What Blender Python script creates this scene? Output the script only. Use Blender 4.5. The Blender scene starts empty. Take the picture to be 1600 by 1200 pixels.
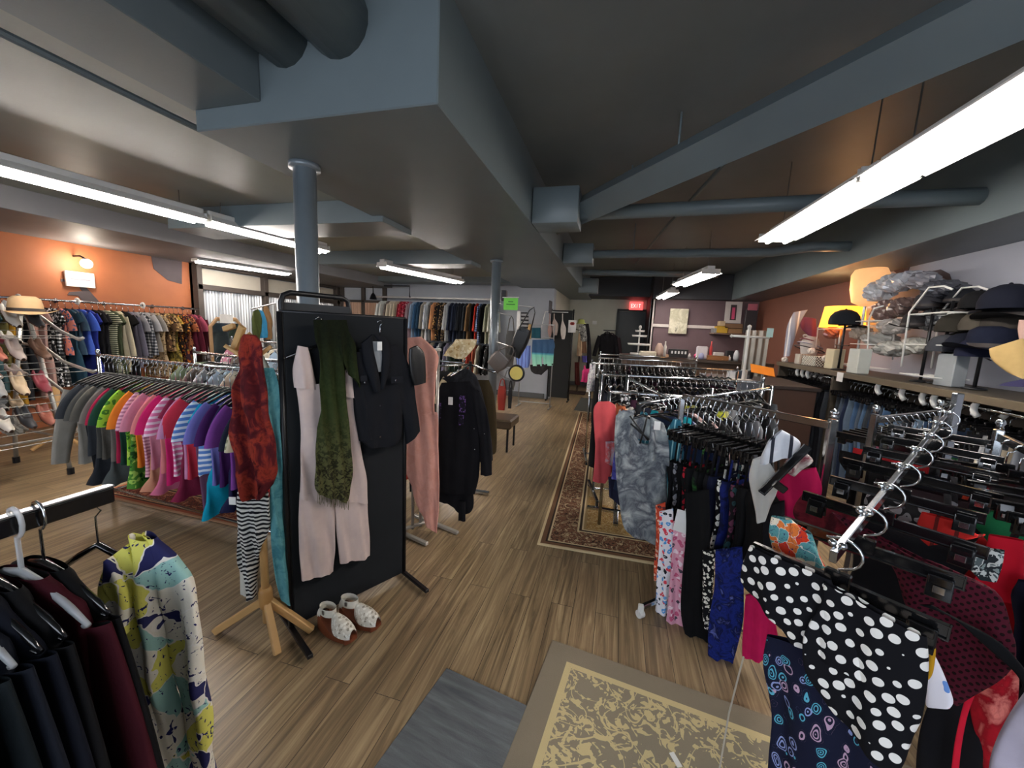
import bpy, math, random
from mathutils import Vector, Matrix
S = bpy.context.scene
COL = S.collection
rnd = random.Random(7)
# ------------------------------------------------------------------ camera
H, F = 1.55, 602.0
YAW, PITCH, ROLL = math.radians(15), math.radians(8), math.radians(2.6)
_f = Vector((-math.sin(YAW)*math.cos(PITCH), math.cos(YAW)*math.cos(PITCH), -math.sin(PITCH)))
_r0 = Vector((math.cos(YAW), math.sin(YAW), 0)); _u0 = _r0.cross(_f)
_r = _r0*math.cos(ROLL) + _u0*math.sin(ROLL); _u = _u0*math.cos(ROLL) - _r0*math.sin(ROLL)
EYE = Vector((0, 0, H))
cd = bpy.data.cameras.new('camera'); cam = bpy.data.objects.new('camera', cd); COL.objects.link(cam)
cd.sensor_width = 36; cd.lens = F/1600*36; cd.clip_start = .02
cam.matrix_world = Matrix(((_r.x,_u.x,-_f.x,0),(_r.y,_u.y,-_f.y,0),(_r.z,_u.z,-_f.z,H),(0,0,0,1)))
S.camera = cam
def ray(x, y): return _f + _r*((x-800)/F) - _u*((y-600)/F)
def atZ(x, y, z): d = ray(x, y); return EYE + d*((z-H)/d.z)
def atY(x, y, Y): d = ray(x, y); return EYE + d*(Y/d.y)
def atX(x, y, X): d = ray(x, y); return EYE + d*(X/d.x)
# ------------------------------------------------------------------ world and exposure
S.view_settings.view_transform = 'Standard'; S.view_settings.look = 'None'
S.view_settings.exposure = 1.15; S.view_settings.gamma = 1
W = bpy.data.worlds.new('world'); S.world = W; W.use_nodes = True
W.node_tree.nodes['Background'].inputs[0].default_value = (.8, .88, 1, 1)
W.node_tree.nodes['Background'].inputs[1].default_value = 2.2
TUBE_POWER = 34.0
pl = bpy.data.lights.new('window_daylight', 'AREA'); pl.shape = 'RECTANGLE'; pl.size = 5.6; pl.size_y = 2.0
pl.cycles.is_portal = True
plo = bpy.data.objects.new('window_daylight', pl); COL.objects.link(plo); plo.location = (-1, -2.62, 1.6); plo.rotation_euler = (math.radians(90), 0, math.pi)
# ------------------------------------------------------------------ materials
def lin(h):
    if isinstance(h, tuple): return (*h, 1)
    v = [int(h[i:i+2], 16)/255 for i in (0, 2, 4)]
    return tuple(c/12.92 if c <= .04045 else ((c+.055)/1.055)**2.4 for c in v) + (1,)
class N:
    def __init__(s, name, rough=.8, metal=0, spec=.5):
        s.m = bpy.data.materials.new(name); s.m.use_nodes = True; s.t = s.m.node_tree
        s.b = s.t.nodes['Principled BSDF']; s.b.inputs['Roughness'].default_value = rough
        s.b.inputs['Metallic'].default_value = metal; s.b.inputs['Specular IOR Level'].default_value = spec
    def n(s, kind, **kw):
        nd = s.t.nodes.new(kind)
        for k, v in kw.items():
            if k.startswith('i_'):
                k = k[2:]; k = int(k) if k.isdigit() else k.replace('_', ' ')
                if isinstance(v, bpy.types.NodeSocket): s.t.links.new(v, nd.inputs[k])
                else: nd.inputs[k].default_value = v
            else: setattr(nd, k, v)
        return nd
    def math(s, op, a, b=0, c=None):
        nd = s.n('ShaderNodeMath', operation=op)
        for i, v in enumerate((a, b) if c is None else (a, b, c)):
            if isinstance(v, bpy.types.NodeSocket): s.t.links.new(v, nd.inputs[i])
            else: nd.inputs[i].default_value = v
        return nd.outputs[0]
    def co(s, which='Object', scale=(1,1,1), rot=(0,0,0), loc=(0,0,0)):
        tc = s.n('ShaderNodeTexCoord'); mp = s.n('ShaderNodeMapping')
        s.t.links.new(tc.outputs[which], mp.inputs[0])
        mp.inputs['Scale'].default_value = scale; mp.inputs['Rotation'].default_value = rot; mp.inputs['Location'].default_value = loc
        return mp.outputs[0]
    def ramp(s, fac, stops, const=False):
        r = s.n('ShaderNodeValToRGB'); cr = r.color_ramp
        if const: cr.interpolation = 'CONSTANT'
        while len(cr.elements) < len(stops): cr.elements.new(.5)
        for e, (p, c) in zip(cr.elements, stops): e.position = p; e.color = lin(c)
        s.t.links.new(fac, r.inputs[0]); return r.outputs[0]
    def mix(s, fac, a, b, blend='MIX'):
        nd = s.n('ShaderNodeMix', data_type='RGBA', blend_type=blend)
        for k, v in ((0, fac), (6, a), (7, b)):
            if isinstance(v, bpy.types.NodeSocket): s.t.links.new(v, nd.inputs[k])
            else: nd.inputs[k].default_value = lin(v) if k and isinstance(v, str) else v
        return nd.outputs[2]
    def noise(s, vec, scale, detail=2, rough=.5, dist=0):
        nd = s.n('ShaderNodeTexNoise', i_Scale=scale, i_Detail=detail, i_Roughness=rough, i_Distortion=dist); s.t.links.new(vec, nd.inputs['Vector']); return nd.outputs[0]
    def vor(s, vec, scale, rand=1, feature='F1', out=0, dims='3D'):
        nd = s.n('ShaderNodeTexVoronoi', feature=feature, voronoi_dimensions=dims); nd.inputs['Scale'].default_value = scale
        if 'Randomness' in nd.inputs: nd.inputs['Randomness'].default_value = rand
        s.t.links.new(vec, nd.inputs['Vector']); return nd.outputs[out]
    def col(s, c):
        if isinstance(c, bpy.types.NodeSocket): s.t.links.new(c, s.b.inputs['Base Color'])
        else: s.b.inputs['Base Color'].default_value = lin(c)
        return s.m
    def bump(s, h, dist=.002, strength=.5):
        b = s.n('ShaderNodeBump', i_Height=h); b.inputs['Distance'].default_value = dist; b.inputs['Strength'].default_value = strength
        s.t.links.new(b.outputs[0], s.b.inputs['Normal'])
_mc = {}
def flat(hexc, rough=.7, metal=0, spec=.5, emit=0, alpha=1, trans=0, name=None):
    k = (hexc, rough, metal, spec, emit, alpha, trans)
    if k not in _mc:
        n = N(name or 'paint_'+hexc, rough, metal, spec)
        c = n.noise(n.co('Object'), 9, 3)
        n.col(n.mix(n.math('MULTIPLY', c, .25), hexc, '000000' if lin(hexc)[1] > .3 else '202020'))
        if emit: n.col(hexc); n.b.inputs['Emission Color'].default_value = lin(hexc); n.b.inputs['Emission Strength'].default_value = emit
        if alpha < 1: n.b.inputs['Alpha'].default_value = alpha
        if trans: n.b.inputs['Transmission Weight'].default_value = trans
        _mc[k] = n.m
    return _mc[k]
def cloth(c, pat='solid', c2='f0f0f0', c3=None, c4=None, s=1.0, rough=.88):
    k = (c, pat, c2, c3, c4, s)
    if k in _mc: return _mc[k]
    n = N('cloth_'+pat+'_'+c, rough, 0, .2); v = n.co('Object')
    if pat == 'solid': o = n.mix(n.math('MULTIPLY', n.noise(v, 14, 3), .3), c, '000000')
    elif pat in ('stripe', 'pinstripe', 'vstripe'):
        sp = n.n('ShaderNodeSeparateXYZ'); n.t.links.new(v, sp.inputs[0])
        z = sp.outputs[0 if pat == 'vstripe' else 2]
        w = n.math('FRACT', n.math('MULTIPLY', z, (60 if pat == 'pinstripe' else 28)*s)); o = n.ramp(w, [(0, c), (.55, c2)] if pat != 'vstripe' else [(0, c), (.8, c2)], True)
    elif pat == 'plaid':
        sp = n.n('ShaderNodeSeparateXYZ'); n.t.links.new(v, sp.inputs[0])
        a = n.math('GREATER_THAN', n.math('FRACT', n.math('MULTIPLY', sp.outputs[0], 22*s)), .6); b = n.math('GREATER_THAN', n.math('FRACT', n.math('MULTIPLY', sp.outputs[2], 22*s)), .6)
        o = n.ramp(n.math('MULTIPLY', n.math('ADD', a, b), .5), [(0, c), (.4, c2), (.9, c3 or 'ffffff')], True)
    elif pat == 'dots':
        w = n.co('Object', scale=(1, 0, 1), rot=(0, .5, 0)); d = n.vor(w, 22*s, .35); o = n.ramp(d, [(0, c2), (.34, c)], True)
    elif pat == 'lace':
        w = n.co('Object', scale=(1, 0, 1), rot=(0, .8, 0)); d = n.vor(w, 75*s, .0); o = n.ramp(d, [(0, '180508'), (.28, c)], True)
    elif pat == 'zebra':
        w = n.n('ShaderNodeTexWave', i_Scale=13*s, i_Distortion=5.0, bands_direction='Z'); w.inputs['Detail'].default_value = 1.5; w.inputs['Detail Scale'].default_value = .9; n.t.links.new(v, w.inputs[0]); o = n.ramp(w.outputs[1], [(0, c), (.5, c2)], True)
    elif pat == 'tie':
        o = n.ramp(n.noise(v, 9*s, 5, .6, .8), [(.3, c), (.45, c2), (.58, c3 or c2), (.72, c4 or c)])
    elif pat == 'camo':
        o = n.ramp(n.noise(v, 16*s, 3, .5, 1.5), [(0, c), (.42, c2), (.52, c3 or c), (.6, c4 or c2)], True)
    elif pat == 'floral':
        wp = n.n('ShaderNodeTexNoise', i_Scale=18*s); n.t.links.new(v, wp.inputs[0])
        vv = n.n('ShaderNodeVectorMath', operation='MULTIPLY_ADD'); n.t.links.new(wp.outputs[1], vv.inputs[0]); vv.inputs[1].default_value = (.05/s,)*3; n.t.links.new(v, vv.inputs[2])
        cc = n.vor(vv.outputs[0], 26*s, 1, 'F1', 1); d = n.vor(vv.outputs[0], 26*s, 1, 'F1', 0)
        sp = n.n('ShaderNodeSeparateColor'); n.t.links.new(cc, sp.inputs[0])
        pc = n.ramp(sp.outputs[0], [(0, c2), (.34, c3 or c2), (.67, c4 or c2)], True)
        o = n.mix(n.math('LESS_THAN', d, .42), c, pc); o = n.mix(n.math('LESS_THAN', d, .12), o, c)
    elif pat == 'art':
        wp = n.n('ShaderNodeTexNoise', i_Scale=7*s); n.t.links.new(v, wp.inputs[0]); wp.inputs['Detail'].default_value = 3
        vv = n.n('ShaderNodeVectorMath', operation='MULTIPLY_ADD'); n.t.links.new(wp.outputs[1], vv.inputs[0]); vv.inputs[1].default_value = (.16/s,)*3; n.t.links.new(v, vv.inputs[2])
        cc = n.vor(vv.outputs[0], 11*s, 1, 'F1', 1); e = n.vor(vv.outputs[0], 11*s, 1, 'DISTANCE_TO_EDGE', 0)
        sp = n.n('ShaderNodeSeparateColor'); n.t.links.new(cc, sp.inputs[0])
        pc = n.ramp(sp.outputs[0], [(0, c), (.3, c2), (.6, c3 or c2), (.82, c4 or c2)], True)
        ln = n.noise(v, 45*s, 2, .5, 2); o = n.mix(n.math('GREATER_THAN', ln, .64), pc, '26285a')
        o = n.mix(n.math('LESS_THAN', e, .015), o, 'e8e4da')
    elif pat == 'paisley':
        cc = n.co('Object', scale=(1.5, 0, 1)); wp = n.n('ShaderNodeTexNoise', i_Scale=9*s); n.t.links.new(cc, wp.inputs[0])
        vv = n.n('ShaderNodeVectorMath', operation='MULTIPLY_ADD'); n.t.links.new(wp.outputs[1], vv.inputs[0]); vv.inputs[1].default_value = (.07/s,)*3; n.t.links.new(cc, vv.inputs[2])
        d = n.vor(vv.outputs[0], 20*s, .8); k1 = n.vor(vv.outputs[0], 20*s, .8, 'F1', 1); sp = n.n('ShaderNodeSeparateColor'); n.t.links.new(k1, sp.inputs[0])
        pc = n.ramp(sp.outputs[0], [(0, c2), (.35, c3 or c2), (.7, c4 or c2)], True)
        rg = n.math('SINE', n.math('MULTIPLY', d, 38)); o = n.mix(n.math('MULTIPLY', n.math('GREATER_THAN', rg, .1), n.math('LESS_THAN', d, .5)), c, pc)
    if pat == 'scarf': o = n.ramp(n.noise(v, 9*s, 4, .55, .5), [(.35, c), (.6, c2)])
    n.col(o); n.bump(n.noise(v, 38, 3, .6), .004, .35)
    _mc[k] = n.m; return n.m
CHROME = flat('c8ccd0', .18, 1); STEEL = flat('9a9a98', .35, 1); BLACKP = flat('0c0c0e', .13, 0, .7); BLACKM = flat('15161a', .4, .3); WHITEP = flat('e6e6e2', .4)
WIRE = flat('e4e4e4', .35, .1); CLEARP = flat('dfe3e6', .12, 0, .6, 0, .55); PAPER = flat('e9e9e6', .85); TAGM = flat('f0f0ee', .8); WOODL = flat('c49a62', .5)
# ------------------------------------------------------------------ mesh builder
class MB:
    def __init__(s): s.v = []; s.f = []; s.mi = []; s.cur = 0
    def add(s, vs, fs):
        o = len(s.v); s.v += [tuple(p) for p in vs]; s.f += [tuple(o+i for i in f) for f in fs]; s.mi += [s.cur]*len(fs); return s
    def box(s, c, d, rz=0, rx=0, ry=0, bev=0):
        hx, hy, hz = d[0]/2, d[1]/2, d[2]/2
        M = Matrix.Rotation(rz, 3, 'Z') @ Matrix.Rotation(ry, 3, 'Y') @ Matrix.Rotation(rx, 3, 'X')
        b = bev or min(.004, min(hx, hy, hz)*.3); C = Vector(c); vs = []; idx = {}
        for sx in (-1,1):
            for sy in (-1,1):
                for sz in (-1,1):
                    for k, q in enumerate(((hx, hy-b, hz-b), (hx-b, hy, hz-b), (hx-b, hy-b, hz))):
                        idx[(sx,sy,sz,k)] = len(vs); vs.append(C + M @ Vector((sx*q[0], sy*q[1], sz*q[2])))
        fs = []
        g = lambda *a: idx[a]
        for q in (-1,1):
            fs.append([g(q,-1,-1,0), g(q,1,-1,0), g(q,1,1,0), g(q,-1,1,0)][::q]); fs.append([g(-1,q,-1,1), g(1,q,-1,1), g(1,q,1,1), g(-1,q,1,1)][::-q]); fs.append([g(-1,-1,q,2), g(1,-1,q,2), g(1,1,q,2), g(-1,1,q,2)][::q])
        for a in (-1,1):
            for b2 in (-1,1):
                fs.append([g(a,b2,-1,0), g(a,b2,-1,1), g(a,b2,1,1), g(a,b2,1,0)][::a*b2]); fs.append([g(a,-1,b2,0), g(a,1,b2,0), g(a,1,b2,2), g(a,-1,b2,2)][::a*b2]); fs.append([g(-1,a,b2,1), g(1,a,b2,1), g(1,a,b2,2), g(-1,a,b2,2)][::-a*b2])
                for c2 in (-1,1): fs.append([g(a,b2,c2,0), g(a,b2,c2,1), g(a,b2,c2,2)][::a*b2*c2])
        return s.add(vs, fs)
    def tube(s, pts, r, n=8, closed=False, flat=1.0):
        pts = [Vector(p) for p in pts]; rs = r if isinstance(r, (list, tuple)) else [r]*len(pts); vs = []; m = len(pts); up = None
        for i, p in enumerate(pts):
            if closed: t = pts[(i+1) % m] - pts[i-1]
            else: t = pts[min(i+1, m-1)] - pts[max(i-1, 0)]
            if t.length < 1e-9: t = Vector((0,0,1))
            t.normalize()
            if up is None: up = Vector((0,0,1)) if abs(t.z) < .9 else Vector((1,0,0))
            a = (up - t*up.dot(t)); a = a.normalized() if a.length > 1e-6 else t.orthogonal().normalized(); up = a; b = t.cross(a)
            for k in range(n):
                w = 2*math.pi*k/n; vs.append(p + a*math.cos(w)*rs[i] + b*math.sin(w)*rs[i]*flat)
        fs = []
        for i in range(m if closed else m-1):
            j = (i+1) % m
            for k in range(n): l = (k+1) % n; fs.append((i*n+k, i*n+l, j*n+l, j*n+k))
        if not closed: fs.append(tuple(range(n-1, -1, -1))); fs.append(tuple((m-1)*n+k for k in range(n)))
        return s.add(vs, fs)
    def lathe(s, prof, c=(0,0,0), n=20, sx=1, sy=1, M=None, cap=True):
        vs = []; C = Vector(c)
        for r, z in prof:
            for k in range(n):
                w = 2*math.pi*k/n; p = Vector((r*math.cos(w)*sx, r*math.sin(w)*sy, z)); vs.append(C + (M @ p if M else p))
        fs = []
        for i in range(len(prof)-1):
            for k in range(n): l = (k+1) % n; fs.append((i*n+k, i*n+l, (i+1)*n+l, (i+1)*n+k))
        if cap: fs.append(tuple(range(n-1, -1, -1))); fs.append(tuple((len(prof)-1)*n+k for k in range(n)))
        return s.add(vs, fs)
    def prism(s, poly, y0, y1, M=None):
        """polygon in x,z extruded along y"""
        M = M or Matrix.Identity(3); n = len(poly)
        vs = [M @ Vector((x, y0, z)) for x, z in poly] + [M @ Vector((x, y1, z)) for x, z in poly]
        fs = [tuple(range(n)), tuple(range(2*n-1, n-1, -1))] + [(i, (i+1) % n + 0, (i+1) % n + n, i+n) for i in range(n)]
        return s.add(vs, fs)
    def rings(s, rings):
        """list of equal-length closed loops"""
        n = len(rings[0]); vs = [p for r in rings for p in r]
        return s.add(vs, [(i*n+k, i*n+(k+1) % n, (i+1)*n+(k+1) % n, (i+1)*n+k) for i in range(len(rings)-1) for k in range(n)])
    def mesh(s, name, mats=None, smooth=False, seam=True):
        me = bpy.data.meshes.new(name); me.from_pydata(s.v, [], s.f); me.validate()
        for m in (mats or []): me.materials.append(m)
        if len(me.polygons) == len(s.mi): me.polygons.foreach_set('material_index', s.mi)
        if smooth: me.polygons.foreach_set('use_smooth', [True]*len(me.polygons))
        me.update(); return me
def link(name, me, parent=None, loc=None, rz=0):
    o = bpy.data.objects.new(name, me); COL.objects.link(o)
    if parent: o.parent = parent
    if loc is not None: o.location = loc
    if rz: o.rotation_euler.z = rz
    return o
def obj(name, mb, mat, parent=None, smooth=False, loc=None, rz=0):
    return link(name, mb.mesh(name, mat if isinstance(mat, list) else [mat], smooth), parent, loc, rz)
_used = {}
def tag(o, label, cat, group=None, kind=None):
    w = label.split()
    if len(w) > 16: label = ' '.join(w[:16])
    if label in _used and not group: label = label
    _used[label] = _used.get(label, 0)+1
    o['label'] = label; o['category'] = cat
    if group: o['group'] = group
    if kind: o['kind'] = kind
    return o
def thing(name, label, cat, loc=(0,0,0), rz=0, group=None):
    o = link(name, None, None, loc, rz); return tag(o, label, cat, group)
def struct(name, mb, mat, smooth=False):
    o = obj(name, mb, mat, None, smooth); o['kind'] = 'structure'; return o
def aim(o, mat):  # own material on shared mesh
    o.material_slots[0].link = 'OBJECT'; o.material_slots[0].material = mat
# ------------------------------------------------------------------ room
def wallmat(name, c, c2, sc=1.5, rough=.6):
    n = N(name, rough, 0, .35); v = n.co('Object'); o = n.ramp(n.noise(v, sc, 4, .6), [(.3, c), (.7, c2)]); n.col(o); n.bump(n.noise(v, 60, 2), .001, .3); return n.m
CEIL = wallmat('ceiling_paint', '747877', '686c6b', 1.2, .45); SOFF = wallmat('soffit_paint', '6c777b', '626c70', 1, .4)
GREYW = wallmat('grey_wall', 'aab0b8', '9ea4ac'); EXITW = wallmat('corridor_wall', 'c0c0b2', 'b2b2a4'); PURP = wallmat('purple_wall', '6e5a5f', '625055')
ORANGE = wallmat('orange_wall', 'a5643e', '96583a'); DARKW = wallmat('dark_wall', '3a3c40', '333539')
def floormat():
    n = N('laminate_floor', .32, 0, .45); tc = n.n('ShaderNodeTexCoord'); sp = n.n('ShaderNodeSeparateXYZ'); n.t.links.new(tc.outputs['Object'], sp.inputs[0])
    cb = n.n('ShaderNodeCombineXYZ'); n.t.links.new(sp.outputs[1], cb.inputs[0]); n.t.links.new(sp.outputs[0], cb.inputs[1])
    def brick(w, h, a, b):
        br = n.n('ShaderNodeTexBrick', offset=.37); n.t.links.new(cb.outputs[0], br.inputs['Vector'])
        br.inputs['Color1'].default_value = lin(a); br.inputs['Color2'].default_value = lin(b); br.inputs['Mortar'].default_value = lin('2c2118')
        for k, v in (('Scale', 1), ('Mortar Size', .0012), ('Mortar Smooth', .1), ('Bias', 0), ('Brick Width', w), ('Row Height', h)): br.inputs[k].default_value = v
        return br
    br = brick(1.25, .125, '927c60', '5e4c3a'); 
    g = n.n('ShaderNodeCombineXYZ'); n.t.links.new(n.math('MULTIPLY', sp.outputs[0], 38), g.inputs[0]); n.t.links.new(n.math('MULTIPLY', sp.outputs[1], 1.6), g.inputs[1]); n.t.links.new(br.outputs[0], g.inputs[2])
    # every board its own grain: shift by the board colour
    sh = n.n('ShaderNodeVectorMath', operation='MULTIPLY_ADD'); n.t.links.new(br.outputs[0], sh.inputs[0]); sh.inputs[1].default_value = (60, 60, 60); n.t.links.new(g.outputs[0], sh.inputs[2])
    gr = n.noise(sh.outputs[0], 1.0, 5, .62, .9); gc = n.ramp(gr, [(.25, '3c3022'), (.42, '77644a'), (.54, '9a8464'), (.74, 'cbb48c')])
    c = n.mix(.62, br.outputs[0], gc); c = n.mix(br.outputs[1], c, '2c2118'); n.col(c)
    n.t.links.new(n.math('MULTIPLY_ADD', gr, .2, .24), n.b.inputs['Roughness']); n.bump(n.math('ADD', gr, n.math('MULTIPLY', br.outputs[1], -1.5)), .001, .4); return n.m
FL = MB().box((-2, 4.6, -.05), (11, 14.6, .1)); struct('floor', FL, floormat())
struct('ceiling', MB().box((1.05, 4.6, 3.05), (4.1, 14.6, .1)), CEIL)
struct('ceiling_side', MB().box((-4.75, 4.6, 2.75), (5.5, 14.6, .2)), wallmat('ceiling_paint_side', '8a8f88', '7e837c', 1, .45))
struct('wall_left', MB().box((-7.3, 1.25, 1.35), (.2, 7.9, 2.7)), ORANGE)
struct('wall_back', MB().box((-4.35, 8.85, 1.35), (5.8, .3, 2.7)), GREYW)
struct('wall_corridor', MB().box((-1.55, 10.25, 1.35), (.2, 2.5, 2.7)), EXITW)
struct('wall_far', MB().box((-.2, 11.65, 1.5), (3.0, .3, 3.0)), EXITW)
struct('wall_purple', MB().box((1.95, 10.1, 1.5), (2.5, .2, 3.0)), PURP)
struct('wall_return', MB().box((.75, 10.75, 1.5), (.12, 1.5, 3.0)), DARKW)
n = N('right_wall_paint', .6); sp = n.n('ShaderNodeSeparateXYZ'); n.t.links.new(n.co('Object'), sp.inputs[0]); n.col(n.ramp(n.math('MULTIPLY', sp.outputs[1], .1), [(0, 'a0a4b0'), (.6, '754838')], True))
struct('wall_right', MB().box((3.1, 4.6, 1.5), (.2, 14.6, 3.0)), n.m)
# shop front behind the viewer: wall with a wide window
fr = MB(); fr.box((-5.6, -2.7, 1.5), (3.6, .2, 3.0)).box((2.4, -2.7, 1.5), (1.2, .2, 3.0)).box((-1, -2.7, .3), (5.6, .2, .6)).box((-1, -2.7, 2.8), (5.6, .2, .4))
struct('wall_front', fr, GREYW)
wf = MB(); [wf.box((x, -2.7, 1.6), (.06, .1, 2.0)) for x in (-3.77, -1.9, -.05, 1.77)]; struct('window_1', wf, BLACKM)
struct('trim_bulkhead_right', MB().box((2.68, 4.6, 2.72), (.64, 14, .6)), SOFF)
struct('trim_bulkhead_left', MB().box((-6.35, 4.3, 2.55), (1.7, 8.7, .22)), wallmat('bulkhead_paint', '77777a', '6c6c70'))
struct('trim_header', MB().box((-.4, 10.9, 2.77), (2.3, .9, .5)), DARKW)
struct('trim_header_purple', MB().box((1.9, 9.9, 2.7), (2.4, .35, .55)), DARKW)
# boxed-in beam (soffit)
SB = struct('soffit_beam', MB().box((-1.52, 6.8, 2.82), (1.38, 10.3, .64), 0, bev=.006), SOFF); SB['label'] = 'grey boxed beam along the ceiling carried on two round posts'
dk = MB(); dk.box((-2.0, -.35, 2.75), (.44, 4.0, .3)); struct('trim_duct_box', dk, SOFF)
DP = MB().tube([(-1.62, -2, 2.86), (-1.62, 1.66, 2.86)], .13, 16).tube([(-1.32, -2, 2.88), (-1.32, 1.66, 2.88)], .15, 18); struct('trim_ducts', DP, SOFF, True)
struct('ceiling_over_ducts', MB().box((-1.5, -.35, 3.1), (1.4, 4.3, .1)), CEIL)
# transverse beams on the side ceiling and conduit
bm = MB(); bm.box((-3.4, 3.4, 2.55), (2.6, .5, .2)); bm.box((-3.4, 5.5, 2.55), (2.6, .4, .2)); bm.box((-3.8, 8.3, 2.6), (4, .5, .14)); struct('trim_beams', bm, SOFF)
struct('trim_conduit', MB().tube([(-2.42, -1, 2.61), (-2.42, 8, 2.61)], .018, 8), SOFF)
pipe = MB()
d0 = Vector((-.7, 4.15, 2.68)); d1 = Vector((2.1, .6, 2.68)); pipe.tube([d0, d1], .13, 4)
struct('trim_duct_diagonal', pipe, SOFF)
pp = MB(); pp.tube([(-.7, 3.72, 2.62), (1.6, 3.6, 2.62), (2.4, 3.6, 2.62)], .06, 10); pp.tube([(-.7, 5.55, 2.62), (1.7, 5.5, 2.62), (2.0, 5.2, 2.62), (2.4, 5.2, 2.62)], .055, 10); pp.tube([(-.7, 7.0, 2.6), (1.5, 7.2, 2.6)], .05, 8); pp.tube([(.8, 2.6, 2.9), (.45, 5.4, 2.9), (.2, 8, 2.9)], .016, 6)
pp.box((-.62, 3.65, 2.64), (.4, .34, .3)).box((-.62, 5.6, 2.62), (.4, .3, .26)).box((-.7, 8.6, 2.55), (.4, .3, .3)); pp.tube([(.0,3.68,2.62),(.0,3.68,3)], .008, 5).tube([(.1,5.52,2.62),(.1,5.52,3)], .008, 5).tube([(.28,2.9,2.7),(.28,2.9,3)], .008, 5)
struct('trim_pipes', pp, SOFF, True)
for nm, x, y in (('near', -1.95, 2.1), ('far', -1.72, 5.3)):
    o = obj('post', MB().tube([(0,0,0), (0,0,2.5)], .066, 24).lathe([(.09,2.47),(.09,2.5)], n=20), flat('78828a', .32, .25), None, True, (x, y, 0))
    tag(o, 'round steel-blue post behind the black display panel' if nm == 'near' else 'round dark grey post with handbags hung on it', 'post')
# windows / panelled timber frames with corrugated metal on the side wall
def corr(name):
    n = N(name, .35, .6); w = n.n('ShaderNodeTexWave', i_Scale=1.0, wave_profile='SIN', bands_direction='Y'); n.t.links.new(n.co('Object', scale=(1, 6.2, 1)), w.inputs[0]); n.col(n.ramp(w.outputs[1], [(0, '8d9296'), (1, 'd9dcde')])); return n.m
CORR = corr('corrugated_metal'); FRM = wallmat('frame_timber', '4b443f', '3d3733')
def corrugated(p0, p1, z0, z1, pitch=.06):
    m = MB(); p0 = Vector(p0); p1 = Vector(p1); d = p1-p0; L = d.length; d.normalize(); nn = Vector((-d.y, d.x)); k = int(L/pitch*8)
    vs = []
    for i in range(k+1):
        s = L*i/k; q = p0 + d*s + nn*(.012*math.cos(2*math.pi*s/pitch)); vs += [(q.x, q.y, z0), (q.x, q.y, z1)]
    m.add(vs, [(2*i, 2*i+2, 2*i+3, 2*i+1) for i in range(k)]); return m
wz = 2.42
for i, (a, b) in enumerate(((5.2, 6.45), (6.5, 7.6), (7.65, 8.55))):
    cr_ = corrugated((-7.14, a), (-7.14, b), .8, 2.02); o = struct('window_%d' % (i+1) if i else 'window_4', cr_, CORR, True)
    struct('window_panel_%d' % (i+1), MB().box((-7.16, (a+b)/2, 2.22), (.02, b-a, .3)), wallmat('panel_light%d' % i, 'a9a498', 'b9b4a6'))
fm = MB()
for y in (5.16, 6.48, 7.62, 8.6): fm.box((-7.1, y, 1.2), (.12, .09, 2.4))
fm.box((-7.1, 6.9, 2.42), (.12, 3.55, .07)).box((-7.1, 6.9, 2.05), (.12, 3.55, .09)).box((-7.1, 6.9, .75), (.12, 3.55, .09)); struct('window_frame', fm, FRM)
for i, (a, b) in enumerate(((495, 500), (503, 565), (569, 600))): pass
fm2 = MB()
for px in (500, 535, 568, 601):
    q = atY(px, 480, 8.66); fm2.box((q.x, 8.66, 1.25), (.1, .06, 2.5))
qa, qb = atY(500, 440, 8.66), atY(601, 450, 8.66)
fm2.box(((qa.x+qb.x)/2, 8.66, 2.47), (qb.x-qa.x, .06, .07)).box(((qa.x+qb.x)/2, 8.66, 2.1), (qb.x-qa.x, .06, .06)); struct('window_frame_back', fm2, FRM)
for a, b, i in ((537, 566, 5), (570, 599, 6)):
    q, r_ = atY(a, 480, 8.67), atY(b, 480, 8.67); struct('window_%d' % i, corrugated((q.x, 8.66), (r_.x, 8.66), .8, 2.08), wallmat('copper_metal', 'b08a72', 'c0a08a'), True)
# baseboards
struct('baseboard_back', MB().box((-4.3, 8.68, .06), (5.5, .03, .12)), flat('55585a')); struct('baseboard_far', MB().box((-.3, 11.48, .06), (2.2, .03, .12)), flat('55585a'))
# exit door
q0 = atY(968, 485, 11.5); q1 = atY(1013, 485, 11.5)
dr = MB().box(((q0.x+q1.x)/2, 11.49, 1.1), (q1.x-q0.x, .05, 2.2)); D = struct('door_1', dr, flat('2b3030', .5))
df = MB(); df.box((q0.x-.03, 11.47, 1.12), (.06, .08, 2.25)).box((q1.x+.03, 11.47, 1.12), (.06, .08, 2.25)).box(((q0.x+q1.x)/2, 11.47, 2.24), (q1.x-q0.x+.12, .08, .06)); d_ = obj('door_frame', df, flat('34393a'), D)
obj('door_handle', MB().box((q0.x+.1, 11.44, 1.02), (.12, .04, .03)), CHROME, D)
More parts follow.
